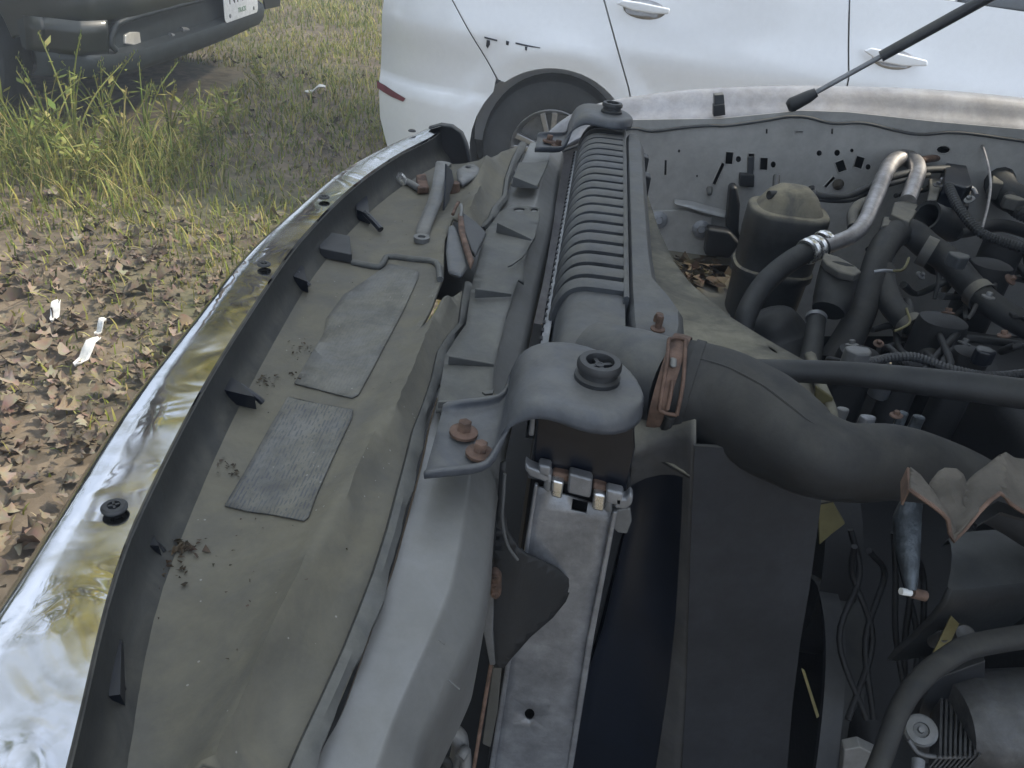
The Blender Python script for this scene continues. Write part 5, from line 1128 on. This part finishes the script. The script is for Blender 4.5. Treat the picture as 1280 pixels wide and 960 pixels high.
# tall weeds and grasses beside the dark pickup
def weed(name, x, y, h, n, m, label, cat, group=None, leafy=.5, heads=True, base_z=None):
    b1, b2 = MB(), MB(); z = gz(x, y) if base_z is None else base_z
    for i in range(n):
        a = random.uniform(0, 6.28); l = random.uniform(.1, .5) * h; hh = h * random.uniform(.6, 1.05); P = [np.array([x + math.cos(a) * l * t * t, y + math.sin(a) * l * t * t, z + hh * t * (1 - .12 * t)]) for t in (0, .35, .7, 1)]
        v, f = tube_geo(smooth_path(P, 3), np.linspace(.006, .0022, 10), 5); b1.add(v, f)
        for k in range(int(10 * leafy)):
            t = random.uniform(.15, .95); p = P[0] + (P[-1] - P[0]) * t ** 1.3; p[2] = z + hh * t * (1 - .12 * t); c = random.uniform(0, 6.28); Lf = random.uniform(.03, .075); d = np.array([math.cos(c), math.sin(c), random.uniform(-.2, .7)]) * Lf; s = np.array([-math.sin(c), math.cos(c), 0]) * Lf * .18
            b2.add([p, p + d * .5 + s, p + d, p + d * .5 - s], [(0, 1, 2, 3)])
        if heads:
            for k in range(14):
                p = P[-1] - (P[-1] - P[-2]) * k / 20 + np.random.normal(0, .006, 3); b2.add([p, p + [.006, 0, .012], p + [0, .006, .016]], [(0, 1, 2)])
    t = root(name, (x, y, z), label, cat, group); b1.build('stem', m, t, smooth=50)
    if b2.v: b2.build('foliage', m, t, smooth=0)
WL = [(100, 165, .55, 5, 'tall bent grass stalks in front of the dark pickup wheel'), (15, 150, .7, 4, 'tallest grass stalks at the dark pickup tyre'), (135, 140, .45, 7, 'leafy seeded weed under the fog lamp'), (185, 150, .4, 7, 'bushy green weed below the tow hook slot'), (70, 160, .45, 6, 'grassy weed below the bumper corner'),
      (40, 190, .5, 5, 'dark green weed between the tyre and the bumper'), (215, 145, .32, 7, 'low weed below the licence plate side of the bumper'), (255, 150, .3, 9, 'yellowish weed clump at the far end of the bumper'), (285, 130, .26, 8, 'pale seed grass clump right of the bumper'), (160, 175, .36, 8, 'broad weed clump nearest the camera below the bumper'), (110, 200, .3, 8, 'short weed clump in front of the tall bent grass'), (330, 90, .25, 7, 'sparse weed clump beyond the bumper end')]
for k, (u, v, h, n, lb) in enumerate(WL):
    p = px(u, v + 38, z=0); weed('weed', p[0], p[1], h * 1.15, n, ['weed', 'grass', 'weed', 'weed', 'grass'][k % 5], lb, 'weed', 'weeds growing round the dark pickup', random.uniform(.3, .8))
p = px(588, 300, y=2.6); weed('dry_weed', p[0], 2.6, .62, 4, 'dryweed', 'thin dry weed standing between the grille and the white car', 'weed', None, .3)

# ================================================================== TREES ROUND THE YARD (mirrored in the chrome
def tree(x, y, h, rad, n, m, label, seed, z0=.35):
    rnd = np.random.RandomState(seed); t = root('tree', (x, y, 0), label, 'tree', 'trees round the yard')
    P = [np.array([x, y, -.1]), np.array([x + rnd.normal(0, .15), y + rnd.normal(0, .15), h * .35]), np.array([x + rnd.normal(0, .3), y + rnd.normal(0, .3), h * .7]), np.array([x, y, h * .95])]
    b = MB(); b.add(*tube_geo(smooth_path(P, 4), np.linspace(.22, .04, 13), 10))
    cl = []
    for k in range(22):
        a = rnd.uniform(0, 6.28); e = rnd.uniform(z0, .98); rr_ = rad * math.sin(math.pi * (.18 + .72 * (e - z0) / (1 - z0))) * rnd.uniform(.35, 1.0); c = np.array([x + rr_ * math.cos(a), y + rr_ * math.sin(a), h * e]); cl.append(c)
        s = P[1] + (P[3] - P[1]) * rnd.uniform(0, .6); b.add(*tube_geo([s, (s + c) / 2 + [0, 0, .15], c], [.06, .035, .012], 6))
    b.build('trunk', 'bark', t, smooth=60)
    C_ = np.array(cl)[rnd.randint(0, len(cl), n)] + rnd.normal(0, 1, (n, 3)) * np.array([.55, .55, .42]) * rad / 3
    d1 = rnd.normal(0, 1, (n, 3)); d1 /= np.linalg.norm(d1, axis=1)[:, None]; d2 = np.cross(d1, rnd.normal(0, 1, (n, 3))); d2 /= np.linalg.norm(d2, axis=1)[:, None]
    s = rnd.uniform(.07, .17, (n, 1)); V = np.stack([C_ - d1 * s, C_ + d2 * s * .5, C_ + d1 * s, C_ - d2 * s * .5], 1).reshape(-1, 3)
    me = bpy.data.meshes.new('crown'); me.from_pydata((V - [x, y, 0]).tolist(), [], [(4 * i, 4 * i + 1, 4 * i + 2, 4 * i + 3) for i in range(n)]); me.materials.append(M[m])
    o = bpy.data.objects.new('crown', me); COL.objects.link(o); attach(o, t, Vector((x, y, 0)))
for i, (x, y, h, rad, n, m, z0, lb) in enumerate([
    (-3.9, 9.8, 7.4, 2.1, 4200, 'fall', .66, 'golden autumn tree between the dark pickup and white car, beyond the frame'), (-5.0, 7.4, 10.2, 2.0, 1700, 'fall', .74, 'tall yellow tree right behind the dark pickup, beyond the frame'),
    (-7.2, 13.0, 10.5, 3.2, 3600, 'greenleaf', .35, 'largest green tree far behind the dark pickup, beyond the frame'), (-1.0, 21, 8.5, 3.6, 6000, 'greenleaf', .2, 'round green tree far behind the white car, beyond the frame'),
    (-6.0, 20, 9, 3.8, 6000, 'greenleaf', .2, 'distant dark green tree between the two parked cars, beyond the frame'), (-9.5, 1.6, 10.5, 3.0, 4500, 'greenleaf', .35, 'green tree in front of the leaf strewn ground, beyond the frame'),
    (5, 17, 10, 3.6, 6000, 'greenleaf', .25, 'tall green tree behind the white car bonnet, beyond the frame'), (-5.5, -2.5, 9.5, 3.0, 6000, 'fall', .4, 'yellowing tree nearest the grille, beyond the frame'), (10, 13, 10, 3.4, 6000, 'greenleaf', .3, 'green tree off the nose of the white car, beyond the frame'), (5.6, 7.4, 11, 2.8, 1800, 'fall', .62, 'thin yellow tree added to dapple the sunlight, beyond the frame'), (-6.8, 3.4, 12.5, 2.8, 2600, 'greenleaf', .6, 'tall thin green tree added beside the dark pickup cab to darken the chrome, beyond the frame'), (-11.5, -1, 8.5, 3.4, 8000, 'greenleaf', .15, 'dense low green tree added left of the leafy ground to darken the chrome, beyond the frame'), (-12, 4.5, 8.5, 3.4, 8000, 'greenleaf', .15, 'dense green tree added behind the bed of the dark pickup to darken the chrome, beyond the frame'), (-7.5, -7, 9, 3.4, 6000, 'greenleaf', .15, 'bushy green tree added farthest in front of the grille to darken the chrome, beyond the frame')]):  # trailing entries added: a yellow one dapples sun, green ones darken the chrome
    tree(x, y, h, rad, n, m, lb, i + 3, z0)

for k in range(26):
    x, y = random.uniform(-2.8, -.8), random.uniform(1.2, 3.4); a = random.uniform(0, 6.28); L = random.uniform(.08, .3); z = gz(x, y) + .012
    if inside_car(x, y): continue
    P = [np.array([x + math.cos(a) * L * t + random.gauss(0, .012), y + math.sin(a) * L * t + random.gauss(0, .012), z + random.uniform(0, .02)]) for t in (0, .35, .7, 1)]
    o = tube('twig', P, [.003, .0026, .002, .0012], 'bark', None, 5, 3); tag(o, 'thin dead twig lying among the fallen leaves', 'twig', 'twigs among the fallen leaves')

# thin haze added round the yard, lifting dark tones like lens glare
hz = box('haze', (-46, -46, -1.0), (46, 46, 16), 'dark', None, bev=0)
hm = bpy.data.materials.new('haze_veil'); hm.use_nodes = True; hn = hm.node_tree.nodes; hn.clear()
ho = hn.new("ShaderNodeOutputMaterial"); hv = hn.new("ShaderNodeVolumePrincipled"); hv.inputs['Color'].default_value = (.78, .88, 1.0, 1); hv.inputs['Density'].default_value = .017; hv.inputs['Anisotropy'].default_value = .0
hm.node_tree.links.new(hv.outputs[0], ho.inputs['Volume']); hz.data.materials.clear(); hz.data.materials.append(hm); tag(hz, 'thin pale haze added to veil the dark tones over the yard', 'haze', kind='stuff')
